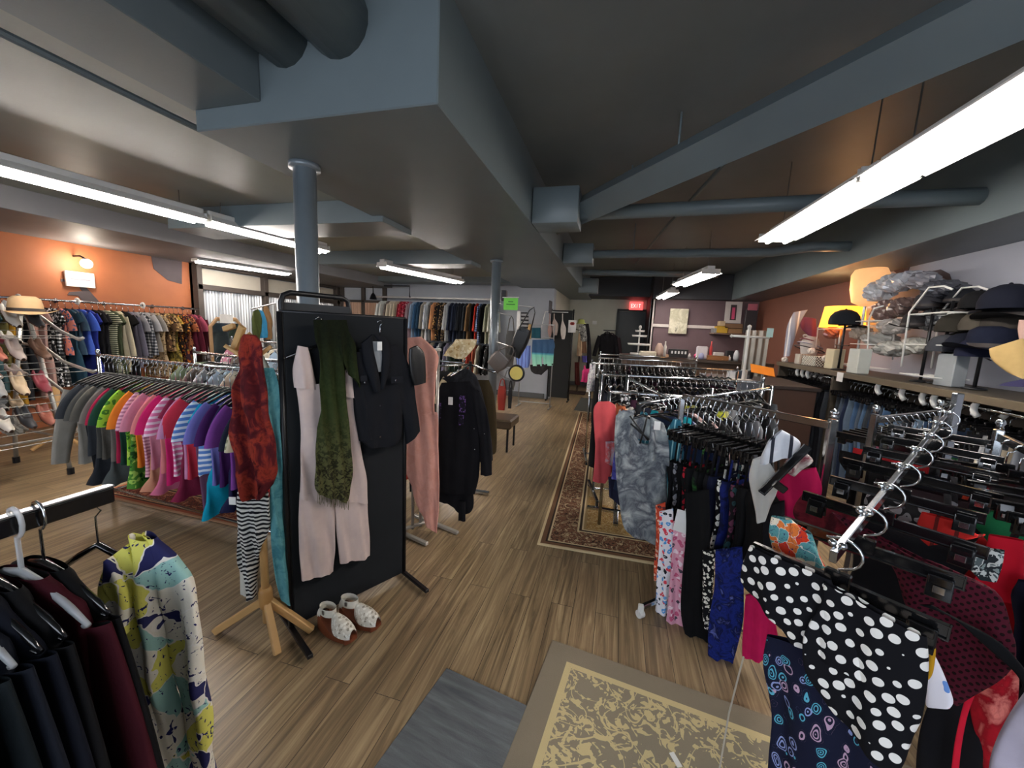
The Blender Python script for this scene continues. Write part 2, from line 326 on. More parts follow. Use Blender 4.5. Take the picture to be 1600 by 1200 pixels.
# ------------------------------------------------------------------ ceiling lamps
GLOW = flat('fff6ee', .5, 0, 0, TUBE_POWER, name='lit_tube'); REFL = flat('eeeeec', .35); 
def strip_lamp(name, a, b, w, label, tubes=2, group=None, drop=True):
    a, b = Vector(a), Vector(b); L = (b-a).length; ang = math.atan2(b.y-a.y, b.x-a.x); mid = (a+b)/2
    t = thing(name, label, 'ceiling light', mid, ang, group)
    hw = w/2; prof = [(-hw, .0), (-hw+.004, -.006), (-hw*.5, .035), (hw*.5, .035), (hw-.004, -.006), (hw, .0), (hw*.5, .05), (-hw*.5, .05)]
    vs = [(x, y, z) for x in (-L/2, L/2) for y, z in prof]; n_ = len(prof); fs = [(i, (i+1) % n_, (i+1) % n_+n_, i+n_) for i in range(n_)]
    obj('reflector', MB().add(vs, fs), REFL, t)
    obj('housing', MB().box((0, 0, .07), (L, .1, .05)), flat('d8d8d6', .4), t)
    for k in range(tubes):
        y = (k-(tubes-1)/2)*w*.42; obj('lamp_tube', MB().tube([(-L/2+.03, y, -.022), (L/2-.03, y, -.022)], .016, 10), GLOW, t, True)
    for s in (-1, 1): obj('end_plate', MB().box((s*L/2, 0, .02), (.012, w*.8, .07)), flat('d0d0cc', .4), t)
    if drop:
        h = (3.0 if mid.x > -.9 else 2.65) - mid.z - .09
        for s in (-1, 1): obj('hanger_wire', MB().tube([(s*L*.4, 0, .09), (s*L*.4, 0, .09+h)], .004, 5), STEEL, t)
    return t
strip_lamp('strip_light', (1.28, 2.58, 2.42), (1.24, 3.95, 2.42), .32, 'long fluorescent strip light over the swimwear racks, far half of the run', 2)
strip_lamp('strip_light', (1.32, 1.18, 2.42), (1.28, 2.55, 2.42), .32, 'long fluorescent strip light over the swimwear racks, near half of the run', 2)
strip_lamp('strip_light', (-3.86, 2.92, 2.44), (-3.72, 4.3, 2.44), .22, 'fluorescent strip light over the tee rack, half nearer the steel post')
strip_lamp('strip_light', (-4.0, 1.2, 2.44), (-3.87, 2.88, 2.44), .22, 'fluorescent strip light over the tee rack, half nearer the orange wall')
strip_lamp('strip_light', (-3.45, 5.15, 2.4), (-2.98, 6.95, 2.4), .26, 'fluorescent strip light in front of the back wall clothes rail')
strip_lamp('strip_light', (-6.5, 4.7, 2.41), (-6.1, 6.1, 2.41), .26, 'fluorescent strip light beside the corrugated metal windows', drop=False)
strip_lamp('strip_light', (1.12, 5.8, 2.42), (.92, 7.1, 2.42), .3, 'fluorescent strip light over the black trouser racks')
strip_lamp('strip_light', (.96, 8.3, 2.42), (.86, 9.5, 2.42), .26, 'fluorescent strip light in front of the purple wall')
def emit_sphere(name, loc, r, label, power, c='fff0dc'):
    t = thing(name, label, 'lamp', loc)
    pr = [(r*math.sin(a), -r*math.cos(a)) for a in [math.pi*i/10 for i in range(11)]]; obj('bulb', MB().lathe(pr, n=14, cap=False), flat(c, .5, emit=power), t, True); return t
q = atX(135, 412, -6.95); t = emit_sphere('wall_spotlight', q, .06, 'small bright spotlight on the orange wall over the white sign', 60); obj('bracket', MB().tube([(0,0,.05), (-.1,0,.1), (-.24,0,.1)], .012, 8), BLACKM, t, True)
q = atX(125, 437, -7.17); o = obj('wall_sign', MB().box((0, 0, 0), (.03, .3, .2)), flat('f6f4ee', .6), None, loc=q); tag(o, 'white rectangular notice on the orange wall under the spotlight', 'sign')
obj('printed_line', MB().box((.017, 0, .0), (.002, .2, .02)), flat('8a8a96'), o)
# ------------------------------------------------------------------ rugs
def rect_mat(kind, cols, sx, sy, bw):
    n = N(kind, .95, 0, .1); tc = n.n('ShaderNodeTexCoord'); sp = n.n('ShaderNodeSeparateXYZ'); n.t.links.new(tc.outputs['Object'], sp.inputs[0]); v = tc.outputs['Object']
    ex = n.math('SUBTRACT', sx/2, n.math('ABSOLUTE', sp.outputs[0])); ey = n.math('SUBTRACT', sy/2, n.math('ABSOLUTE', sp.outputs[1])); e = n.math('MINIMUM', ex, ey)
    if kind == 'persian_rug':
        d = n.vor(v, 15, .6); k = n.vor(v, 15, .6, 'F1', 1); s2 = n.n('ShaderNodeSeparateColor'); n.t.links.new(k, s2.inputs[0])
        pal = n.ramp(s2.outputs[0], [(0, cols[0]), (.3, cols[1]), (.6, cols[2]), (.85, cols[3])], True)
        ns = n.noise(v, 20, 2, .55, 2.2); field = n.ramp(ns, [(0, cols[4]), (.42, cols[2]), (.45, cols[4]), (.56, cols[0]), (.6, cols[5])], True)
        # medallion
        r = n.math('SQRT', n.math('ADD', n.math('POWER', n.math('MULTIPLY', sp.outputs[0], 1.6), 2), n.math('POWER', sp.outputs[1], 2)))
        rr = n.math('ADD', r, n.math('MULTIPLY', n.noise(v, 5, 1), .3)); med = n.ramp(ns, [(0, cols[6]), (.42, cols[2]), (.46, cols[6]), (.56, cols[5]), (.6, cols[6])], True)
        field = n.mix(n.math('LESS_THAN', rr, .85), field, med); 
        corner = n.math('LESS_THAN', n.math('ADD', ex, ey), n.math('ADD', bw*3.6, n.math('MULTIPLY', n.noise(v, 7, 1), .2))); field = n.mix(corner, field, med)
        bord = n.ramp(n.noise(v, 15, 2, .6, 1.8), [(0, cols[0]), (.42, cols[3]), (.47, cols[0]), (.56, cols[5]), (.6, cols[2]), (.66, cols[3])], True)
        bands = n.ramp(n.math('DIVIDE', e, bw), [(0, cols[5]), (.06, cols[2]), (.16, cols[3]), (.2, cols[5]), (.24, cols[0]), (.8, cols[5]), (.84, cols[3]), (.9, cols[5]), (.94, cols[1])], True)
        isb = n.ramp(n.math('DIVIDE', e, bw), [(0, '000000'), (.24, 'ffffff'), (.8, '000000')], True)
        o = n.mix(n.math('GREATER_THAN', e, bw), n.mix(isb, bands, bord), field)
    elif kind == 'beige_rug':
        n1 = n.noise(v, 3.4, 0, .5, 1.6); n2 = n.noise(n.co('Object', loc=(3.1, 7.7, 0)), 4.2, 0, .5, 1.2); lf = n.noise(v, 17, 1, .6, 2.4)
        def band(q, w): return n.math('LESS_THAN', n.math('ABSOLUTE', n.math('SUBTRACT', q, .5)), w)
        vine = n.math('MAXIMUM', band(n1, .009), band(n2, .007)); leaf = n.math('MULTIPLY', n.math('MAXIMUM', band(n1, .08), band(n2, .05)), n.math('GREATER_THAN', lf, .53))
        dv = n.vor(v, 2.7, .6, dims='2D'); spot = n.vor(v, 9, 1, dims='2D'); ring = n.math('MULTIPLY', n.math('GREATER_THAN', n.math('SINE', n.math('MULTIPLY', dv, 95)), .35), n.math('LESS_THAN', dv, .21)); bud = n.math('MULTIPLY', n.math('LESS_THAN', spot, .42), n.math('GREATER_THAN', lf, .56))
        m = n.math('MAXIMUM', n.math('MAXIMUM', vine, leaf), n.math('MAXIMUM', n.math('MULTIPLY', ring, n.math('GREATER_THAN', lf, .44)), bud))
        fld = n.mix(m, cols[0], cols[1]); line = n.math('MULTIPLY', n.math('GREATER_THAN', e, bw), n.math('LESS_THAN', e, bw+.028)); o = n.mix(n.math('GREATER_THAN', e, bw), cols[2], fld); o = n.mix(line, o, cols[1])
    else:
        w = n.noise(n.co('Object', scale=(1.5, 14, 1)), 2, 4, .6); o = n.ramp(w, [(.3, cols[0]), (.55, cols[1]), (.75, cols[2])])
    n.col(o); n.bump(n.noise(v, 240, 2), .003, .6); return n.m
def rug(name, cx, cy, sx, sy, rz, m, label, cat='rug', th=.012):
    mb = MB(); nx, ny = 14, 14; vs = []; fs = []
    mb.box((0, 0, th/2), (sx, sy, th), bev=.004); o = obj(name, mb, m, None, False, (cx, cy, 0), rz); return tag(o, label, cat)
PR = ['8a624c', 'a58a60', '7a5a44', '43362e', 'cbb58c', 'd8c49c', 'b08c54']
rug('patterned_rug', .27, 5.1, 1.62, 4.95, math.radians(2), rect_mat('persian_rug', PR, 1.62, 4.95, .34), 'long oriental rug with beige field and brown border running under the coral vest rack')
PR2 = ['6a3226', '7a5a3c', '8a4a34', '2f2522', '4e3a2c', '9a7458', '5a4028']
rug('patterned_rug', -3.14, 2.95, 2.14, 1.75, 0, rect_mat('persian_rug', PR2, 2.14, 1.75, .3), 'dark oriental rug with rust border under the tee rack')
rz = math.radians(-7); cx, cy = -.2+.83*math.cos(rz)+.78*math.sin(rz), 1.76-.78*math.cos(rz)+.83*math.sin(rz)
rug('scroll_rug', cx, cy, 1.66, 1.56, rz, rect_mat('beige_rug', ['8b8270', 'c9b88a', '857b6a'], 1.66, 1.56, .1), 'beige and taupe rug with paisley scrolls on the wood floor')
rug('floor_mat', -.49, 1.03, .42, .78, math.radians(-9), rect_mat('grey_mat', ['55595c', '686c6e', '7a7e80'], .42, .78, .1), 'small grey ribbed mat beside the beige paisley rug', 'mat', .01)
rug('floor_mat', -.52, 8.5, .46, 1.6, 0, flat('4a4c48', .9), 'dark green-grey mat on the walkway before the black divider', 'mat', .008)
# ------------------------------------------------------------------ garment shapes (local: x width, y thickness, z down from the hanger neck)
def ringloop(z, xl, xr, th, n=26, fold=0, ph=0, fr=60, yc=0, dz=0):
    mid, hw = (xl+xr)/2, (xr-xl)/2; L = []
    for k in range(n):
        a = 2*math.pi*k/n; c, s_ = math.cos(a), math.sin(a); x = mid + hw*c*(1 if abs(c) < .999 else 1)
        y = yc + math.copysign(abs(s_)**.7, s_)*th + fold*math.sin(x*fr+ph+ (z*4)) + fold*.5*math.sin(x*fr*1.9-ph*2+z*7)
        L.append((x, y, z + dz*math.sin(x*fr*.7+ph)))
    return L
def body(mb, rows, n=26, fold=.008, seed=0, fr=55, M=22):
    """rows: (z, xl, xr, th) from top to bottom; smoothly resampled"""
    r = random.Random(seed); ph = r.uniform(0, 6); R = []
    for i in range(M+1):
        t = i/M*(len(rows)-1); k = min(int(t), len(rows)-2); u = t-k; u2 = u*u*(3-2*u)*.5+u*.5
        a, b = rows[k], rows[k+1]; q = [a[j]+(b[j]-a[j])*(u if j == 0 else u2) for j in range(4)]
        T = i/M; R.append(ringloop(*q, n=n, fold=fold*min(1, T*1.6), ph=ph, fr=fr, dz=.008*T))
    mb.rings(R); return mb
def sleeve(mb, x0, z0, ang, L, w0, w1, th=.018, bend=0, seed=0, n=14, M=8):
    s = 1 if x0 > 0 else -1; R = []; x, z = x0, z0; ph = random.Random(seed).uniform(0, 6)
    for i in range(M+1):
        t = i/M; a = ang + bend*t; dx, dz = s*math.cos(a), -math.sin(a); nx, nz = dz, -dx
        w = w0+(w1-w0)*t; lp = []
        for k in range(n):
            q = 2*math.pi*k/n; c, s_ = math.cos(q), math.sin(q); lp.append((x+nx*w*c, s_*th*(.6+.6*t)+.006*t*math.sin(5*c+ph), z+nz*w*c))
        R.append(lp); x += dx*L/M; z += dz*L/M
    mb.rings(R); return mb
def torso_rows(L, hw=.2, flare=.015, neck=.07, drop=.07, th=.026, waist=0):
    return [(-.0, -neck, neck, th*.7), (-.02, -neck-.04, neck+.04, th*.8), (-drop*.75, -hw*.85, hw*.85, th*.9), (-drop-.03, -hw, hw, th), (-.22, -hw*.98, hw*.98, th), (-.22-(L-.22)*.45, -hw+waist, hw-waist, th), (-L, -hw-flare, hw+flare, th*1.15)]
def garment_mesh(kind, seed=0, L=None, hw=None):
    r = random.Random(seed*7+len(kind)); mb = MB()
    if kind == 'tee':
        L = L or .58; body(mb, torso_rows(L, hw or .18), seed=seed, fold=.011)
        for s in (-1, 1): sleeve(mb, s*.15, -.075, .75, .23, .07, .085, .026, .75, seed+s)
    elif kind in ('long_sleeve_top', 'jacket', 'coat'):
        L = L or (.66 if kind != 'coat' else .95); th = .026 if kind == 'long_sleeve_top' else .04
        body(mb, torso_rows(L, hw or .195, th=th), seed=seed)
        for s in (-1, 1): sleeve(mb, s*.175, -.09, 1.25, .55, .07, .05, th*.8, .2, seed+s)
        if kind != 'long_sleeve_top':
            for s in (-1, 1): mb.prism([(s*.005, -.26), (s*.055, -.0), (s*.12, -.05), (s*.085, -.12)], -th*1.3, -th*.8)
            mb.tube([(-.07, .01, -.01), (-.05, .03, .02), (0, .035, .03), (.05, .03, .02), (.07, .01, -.01)], .016, 6)
    elif kind == 'tank': body(mb, [(0, -.135, -.09, .01), (-.03, -.14, -.08, .014), (-.12, -.135, -.03, .018)], seed=seed, M=6, n=14); body(mb, [(0, .09, .135, .01), (-.03, .08, .14, .014), (-.12, .03, .135, .018)], seed=seed, M=6, n=14); body(mb, [(-.1, -.135, .135, .02), (-.18, -.18, .18, .024), (-.4, -.175, .175, .026), (-(L or .62), -.21, .21, .028)], seed=seed)
    elif kind == 'dress':
        L = L or .98; body(mb, [(0, -.075, .075, .018), (-.02, -.12, .12, .02), (-.055, -.17, .17, .022), (-.2, -.17, .17, .026), (-.42, -.14, .14, .024), (-.62, -.18, .18, .03), (-L, -.24, .24, .034)], seed=seed, fold=.012)
        for s in (-1, 1): sleeve(mb, s*.15, -.07, 1.0, .13, .06, .07, .02, .1, seed+s)
    elif kind == 'folded_trousers': L = L or .62; body(mb, [(-.1, -.17, .17, .012), (-.14, -.175, .175, .02), (-.3, -.17, .17, .024), (-L, -.15, .15, .026)], seed=seed, fold=.006)
    elif kind in ('jeans', 'trousers'):
        L = L or 1.0; h = hw or .11; mb.cur = 0; body(mb, [(-.06, -h, h, .018), (-.1, -h, h, .022), (-.3, -h-.02, h+.02, .028), (-.6, -h+.01, h-.005, .024), (-L, -h*.8, h*.8, .02)], seed=seed, fold=.006, fr=40)
    elif kind == 'skirt': L = L or .6; body(mb, [(-.08, -.15, .15, .015), (-.12, -.16, .16, .02), (-.3, -.19, .19, .026), (-L, -.24, .24, .03)], seed=seed, fold=.012)
    elif kind == 'wide_trousers':
        L = L or .98; body(mb, [(-.08, -.17, .17, .016), (-.2, -.19, .19, .024), (-.38, -.2, .2, .026)], seed=seed, M=8)
        for s in (-1, 1): body(mb, [(-.34, min(0, s*.2), max(0, s*.2), .026), (-.6, min(s*.01, s*.19), max(s*.01, s*.19), .028), (-L, min(s*.02, s*.18), max(s*.02, s*.18), .03)], seed=seed+s, M=12, n=18)
    elif kind == 'swimsuit':
        w = hw or .13
        for s in (-1, 1):
            mb.tube([(s*.07, 0, -.06), (s*.085, -.005, -.16), (s*.08, .0, -.24)], .009, 6, flat=.5)
        body(mb, [(-.2, -w, w, .02), (-.25, -w*1.05, w*1.05, .035), (-.34, -w*.9, w*.9, .022), (-.45, -w*.85, w*.85, .02), (-.58, -w*1.05, w*1.05, .022), (-.66, -w*.5, w*.5, .02), (-.7, -.03, .03, .015)], seed=seed, fold=.005)
    elif kind == 'bikini_bottom': body(mb, [(-.1, -.15, .15, .012), (-.15, -.15, .15, .02), (-.22, -.1, .1, .02), (-.3, -.035, .035, .015)], seed=seed, fold=.005, M=8)
    return mb
_gm = {}
def gmesh(kind, seed, L=None, hw=None):
    k = (kind, seed, L, hw)
    if k not in _gm: _gm[k] = garment_mesh(kind, seed, L, hw).mesh(kind, [CHROME], True)
    return _gm[k]
# hangers
def hook_pts(h, r=.018): return [(0, 0, 0), (0, 0, h-2*r)] + [(r*math.sin(a)*1.0, 0, h-r-r*math.cos(a)) for a in [math.pi*(.15+.17*i) for i in range(7)]] + [(-r*.95, 0, h-r*.9)]
HOOKM = MB().tube(hook_pts(.11, .024), .0028, 6).mesh('hook', [CHROME], True)
HOOKW = MB().tube(hook_pts(.11, .024), .0045, 6).mesh('hook', [CLEARP], True)
HB = MB().tube([(-.2, 0, -.075), (-.15, 0, -.05), (-.06, 0, -.012), (0, 0, 0), (.06, 0, -.012), (.15, 0, -.05), (.2, 0, -.075)], [.006, .009, .01, .011, .01, .009, .006], 8, flat=.75).tube([(-.19, 0, -.08), (.19, 0, -.08)], .004, 6)
HBM = HB.mesh('shoulder_bar', [BLACKP], True)
CB = MB().box((0, 0, -.02), (.36, .012, .034), bev=.003).box((0, 0, 0), (.05, .016, .03)).mesh('clip_bar', [BLACKP])
CL = MB(); CL.box((0, -.008, -.04), (.034, .02, .05)).box((0, -.02, -.022), (.03, .01, .024), rx=-.3); CLM = CL.mesh('clip', [BLACKP]); CPM = MB().box((0, -.0215, -.045), (.015, .006, .013)).mesh('clip_plate', [CHROME])
HCL = HB.mesh('shoulder_bar', [CLEARP], True)
def hanger(loc, rz, label, kind='black', group=None, drop=.1):
    t = thing('clothes_hanger', label, 'hanger', loc, rz, group)
    if kind == 'clip':
        link('clip_bar', CB, t); link('hook', HOOKM, t).scale.z = (drop+.01)/.11
        for s in (-1, 1): c = link('clip', CLM, t, (s*.15, 0, 0)); link('clip_plate', CPM, c)
    else:
        link('shoulder_bar', HCL if kind == 'clear' else HBM, t); link('hook', HOOKW if kind == 'clear' else HOOKM, t).scale.z = (drop+.01)/.11
    return t
TAG = MB().box((0, 0, 0), (.03, .003, .05)).mesh('price_tag', [TAGM])
NAMES = {'tee': ('tee', 'tee'), 'long_sleeve_top': ('long_sleeve_shirt', 'top'), 'jacket': ('jacket', 'jacket'), 'coat': ('coat', 'coat'), 'tank': ('camisole', 'top'), 'dress': ('dress', 'dress'), 'folded_trousers': ('trousers', 'trousers'),
 'jeans': ('jeans', 'jeans'), 'trousers': ('trousers', 'trousers'), 'skirt': ('skirt', 'skirt'), 'wide_trousers': ('wide_trousers', 'trousers'), 'swimsuit': ('swimsuit', 'swimsuit'), 'bikini_bottom': ('bikini_bottom', 'bikini')}
def hang_row(where, p0, p1, items, group, htype='black', hangers=True, drop=.085, tags=0, jit=.1, turn=0, flip=1, gz=0, ls=1):
    """items: (kind, wording, material[, length]) hung evenly along a rail from p0 to p1"""
    p0, p1 = Vector(p0), Vector(p1); d = p1-p0; base = math.atan2(d.y, d.x)+math.pi/2+turn; n = len(items); out = []
    w = [it[1] for it in items]
    for i, it in enumerate(items):
        kind, word, mat = it[:3]; L = it[3] if len(it) > 3 else None; L = round(L*ls, 2) if L else L
        q = p0 + d*((i+.5)/n); rz = base + rnd.uniform(-jit, jit); loc = (q.x, q.y, q.z-drop)
        me = gmesh(kind, rnd.randint(0, 2), L); o = link(NAMES[kind][0], me, None, (loc[0], loc[1], loc[2]-gz), rz); aim(o, mat)
        lab = word + ' on ' + where
        if w.count(word) > 1:
            a = w[i-1] if i else None; b = w[i+1] if i < n-1 else None
            sh = lambda s_: ' '.join(s_.split()[:2])
            lab += (' between %s and %s' % (sh(a), sh(b))) if a and b else (' at its first end by the ' if not i else ' at its other end by the ') + sh(a or b)
        if len(lab.split()) < 4: lab += ' in the shop'
        tag(o, lab, NAMES[kind][1], group)
        if i % 3 == 1 and tags:
            c = link('price_tag', TAG, o, (-.03*flip, -.045*flip, -.13)); c['label'] = 'white price tag'
        if hangers:
            hanger(loc, rz, {'black': 'black', 'clip': 'clip', 'clear': 'clear'}[htype] + ' hanger of ' + lab, htype, ('hangers on ' + where), drop)
        out.append(o)
    return out
# racks
def rack(p0, p1, z, label, feet=True, r=.013, square=False, cat='clothes rack', posts=True, low=True, m=None, name='clothes_rack'):
    p0, p1 = Vector((*p0[:2], 0)), Vector((*p1[:2], 0)); d = p1-p0; L = d.length; ang = math.atan2(d.y, d.x); mid = (p0+p1)/2; m = m or CHROME
    t = thing(name, label, cat, mid, ang)
    if square: obj('rail', MB().box((0, 0, z), (L, .016, .034)), m, t)
    else: obj('rail', MB().tube([(-L/2, 0, z), (L/2, 0, z)], r, 12), m, t, True)
    for s in (-1, 1):
        if posts:
            if square: obj('post', MB().box((s*L/2, 0, z/2+.03), (.028, .028, z)), m, t)
            else: obj('post', MB().tube([(s*L/2, 0, .05), (s*L/2, 0, z)], r, 12), m, t, True)
            obj('end_knob', MB().lathe([(.001, .03), (.012, .025), (.016, .012), (.01, 0), (.014, -.01)], (s*L/2, 0, z+.02+ (.025 if square else 0)), 12), m, t, True)
        if feet:
            f = obj('foot', MB().box((s*L/2, 0, .055), (.03, .5, .03)), m, t)
            for k in (-1, 1): obj('caster', MB().tube([(s*L/2-.01, k*.23, .022), (s*L/2+.01, k*.23, .022)], .022, 14).box((s*L/2, k*.23, .04), (.016, .02, .02)), BLACKM, f)
    if low and posts: obj('lower_bar', MB().tube([(-L/2, 0, .08), (L/2, 0, .08)], r*.8, 8), m, t, True)
    return t
struct('wall_left_rear', MB().box((-7.3, 7.0, 1.35), (.2, 3.8, 2.7)), GREYW)
C = cloth
# ------------------------------------------------------------------ tee rack and neighbours on the side floor
rack((-4.0, 2.1), (-1.75, 1.98), 1.2, 'chrome clothes rack full of bright tees, standing on the dark oriental rug')
T, LS, DR, TR, SK, TK = 'tee', 'long_sleeve_top', 'dress', 'folded_trousers', 'skirt', 'tank'
tees = [(LS, 'pale grey long-sleeved top', C('9a958c')), (TR, 'long black trousers', C('1a1b1e'), .85), (T, 'charcoal tee', C('3a3d42')), (DR, 'dark slate dress', C('2a2d33'), .98), (T, 'dark grey tee', C('53524e')), (T, 'grey tee with beige cuffs', C('6a655c', 'tie', '5a564f')),
 (DR, 'long washed grey dress', C('5a5f5e'), .95), (T, 'taupe grey tee', C('77706a')), (T, 'crimson tee', C('b02348')), (T, 'dark green tee', C('24483a'), .72), (T, 'lime green patterned tee', C('8fc23a', 'floral', '3f7a2a', 'c8e060')), (SK, 'green leaf-print skirt', C('4f8a34', 'floral', 'a8d060', '1f4a1f'), .9), (T, 'bright orange tee', C('f28a2e')),
 (T, 'pale pink fine-striped tee', C('e8b7c4', 'pinstripe', 'b87a94', s=.7), .78), (DR, 'peach dress', C('e0a080'), .9), (T, 'soft pink tee', C('d88aa0'), .7), (DR, 'rose pink dress', C('e07898'), .9), (T, 'salmon tee', C('e58a8a')), (T, 'hot pink tee', C('d4266e'), .8), (T, 'pink and white striped tee', C('e27aa8', 'stripe', 'f0d8e4')), (DR, 'maroon dress', C('8a2848'), .92), (T, 'lilac pink tee', C('d090b8')),
 (T, 'coral red tee', C('d83a50')), (TR, 'mauve trousers', C('6f4a66'), 1.02), (T, 'blue and white striped tee', C('5d86c8', 'stripe', 'e0e6f0'), .66), (DR, 'turquoise dress', C('12a4c4'), 1.0), (T, 'periwinkle tee', C('7a78c4')), (T, 'deep purple tee', C('4c2462')), (DR, 'navy dress', C('28294e'), .9), (T, 'violet tee', C('8a4aa0')), (TR, 'purple trousers', C('6a2f9a'), .9), (T, 'black-blue tee', C('23283a')),
 (T, 'olive striped tee', C('8a8a70', 'stripe', 'c8c4a8')), (T, 'cream tee', C('cfc4a4')), (DR, 'oatmeal dress', C('b8ac98'), .95), (T, 'tomato red tee', C('d8403a')), (T, 'rust red tee', C('a83a30')), (T, 'plum tee', C('5a2a48')), (T, 'sand tee', C('b8a888'))]
hang_row('the bright tee rack', (-3.96, 2.1, 1.2), (-1.8, 1.98, 1.2), tees, 'garments on the bright tee rack', tags=0, drop=.14, gz=.03, ls=.82, jit=.14)
# second rack behind
q0, q1 = atZ(258, 552, 1.2), atZ(420, 572, 1.2)
rack((q0.x, q0.y+.25), (q1.x+.2, q1.y+.25), 1.2, 'chrome clothes rack of muted blouses just behind the bright tee rack', feet=True)
def mixrow(n, kinds, pals, seed):
    r = random.Random(seed); out = []; last = None; seen = set(); tries = 0
    for i in range(n):
        k = kinds[i % len(kinds)] if isinstance(kinds, list) else kinds
        while True:
            p = r.choice(pals); w_ = p[0]+' '+k[1]; tries += 1
            if (last, w_) not in seen and w_ != last or tries > 400: break
        seen.add((last, w_)); last = w_; nm, c = p[0], p[1]; out.append((k[0], nm+' '+k[1], cloth(*c) if isinstance(c, tuple) else cloth(c), k[2] if len(k) > 2 else None))
    return out
MUTE = [('pale grey', 'a8a8a8'), ('cream', 'cfc6b0'), ('black', '17181b'), ('sage green', '7a8a70'), ('rose patterned', ('c8869a', 'floral', 'f0dce0', '8a3a5a')), ('grey patterned', ('8a8c90', 'floral', 'd8d8d8', '3a3c40')), ('sand', 'b09c7c'), ('pale blue', '9ab0c4'), ('taupe', '7c7068'), ('white', 'dcdad4')]
hang_row('the blouse rack behind the tees', (q0.x+.1, q0.y+.25, 1.2), (q1.x+.1, q1.y+.25, 1.2), mixrow(16, [(T, 'blouse', .5), (TK, 'camisole', .5)], MUTE, 3), 'blouses behind the tee rack')
q0, q1 = atZ(325, 525, 1.2), atZ(428, 534, 1.2)
rack((-5.9, 4.75), (-4.3, 4.55), 1.2, 'small chrome clothes rack below the framed mirror')
hang_row('the rack below the mirror', (-5.8, 4.74, 1.2), (-4.4, 4.56, 1.2), mixrow(14, [(TK, 'camisole', .5), (T, 'blouse', .5)], MUTE, 5), 'tops below the mirror')
# orange wall rail
rl = MB().tube([(-6.9, 2.3, 1.66), (-6.9, 5.0, 1.66)], .014, 10)
t = thing('hanging_rail', 'long chrome clothes rail on brackets along the orange wall', 'clothes rail'); obj('rail', rl, CHROME, t, True)
for y in (2.7, 3.4, 3.9, 4.5, 4.95): obj('bracket', MB().tube([(-7.2, y, 1.66), (-6.9, y, 1.66)], .011, 8).lathe([(.03, 0), (.03, .01)], (-7.19, y, 1.66), M=Matrix.Rotation(math.pi/2, 3, 'Y')), CHROME, t, True)
for i, y in enumerate((2.95, 3.47, 4.2)):
    o = obj('size_ring', MB().tube([(.035*math.cos(a), 0, .035*math.sin(a)) for a in [2*math.pi*k/16 for k in range(16)]], .012, 6, True), WHITEP, None, True, (-6.9, y, 1.665)); tag(o, ['white plastic size ring on the orange wall rail next to the mustard dress', 'white plastic size ring on the orange wall rail below the white notice', 'white plastic size ring on the orange wall rail towards the corrugated windows'][i], 'size ring', 'size rings on the orange wall rail')
wall = [(DR, 'plum dress', C('5a3048')), (DR, 'dark blue dress', C('2a3566')), (DR, 'denim blue dress', C('2f4070')), (DR, 'slate teal dress', C('3f5a5c')), (DR, 'olive dress', C('6a6238')), (DR, 'mustard yellow dress', C('b4862a'), 1.15), (DR, 'charcoal dress', C('303236'), 1.1), (DR, 'black sheath dress', C('1d1e22'), 1.0), (DR, 'dusty pink dress', C('c09488'), 1.1), (DR, 'rose beige dress', C('b8958c'), 1.0),
 (DR, 'black floral dress', C('17171a', 'floral', 'd8d8d8', '8a8a8a')), (DR, 'black and white plaid dress', C('18181a', 'plaid', '555555', 'f0f0f0')), (T, 'coral print top', C('c87868', 'floral', '3a5a80')), (DR, 'teal dress', C('2a4a5c')), (T, 'steel blue tunic', C('3c5468')), (T, 'cornflower blue top', C('4a6ad0')), (DR, 'royal blue dress', C('2c3a92'), .95), (DR, 'black shift dress', C('141418')), (DR, 'black tagged dress', C('1c1c20')), (DR, 'green striped dress', C('2c3626', 'stripe', 'b8b8a0', s=1.3)),
 (DR, 'moss green dress', C('48503a')), (LS, 'cream cardigan', C('cdc3a6'), .85), (DR, 'black evening dress', C('121214')), (LS, 'grey-violet cardigan', C('6a6878'), .8), (T, 'grey marl top', C('8a8a90'), .75), (LS, 'dark check shirt', C('33363c', 'plaid', '70747a', 'c8c8c8')), (T, 'silver grey top', C('a6a6a8')), (T, 'pebble grey top', C('908c86')), (DR, 'beige print dress', C('b09a78', 'floral', '4a3a2c', '7a6a4a')), (T, 'brown print top', C('5c4430', 'floral', 'c8a468', '201810')),
 (T, 'tan patterned blouse', C('a88a60', 'floral', '33281c')), (DR, 'olive gold dress', C('8c7c3c', 'tie', 'c0a850', '3f3a20')), (T, 'black gold print top', C('241c18', 'floral', 'd08830', '7a3a18')), (DR, 'autumn leaf dress', C('3a2430', 'floral', 'c06a28', '90843a')), (T, 'copper print blouse', C('a06040', 'floral', '2c1c18')), (LS, 'wine cardigan', C('6e2638')), (T, 'raspberry top', C('a04a60')), (LS, 'burgundy shirt', C('5c2430'))]
hang_row('the orange wall rail', (-6.9, 2.45, 1.66), (-6.9, 4.98, 1.66), wall, 'garments on the orange wall rail', tags=0, drop=.1)
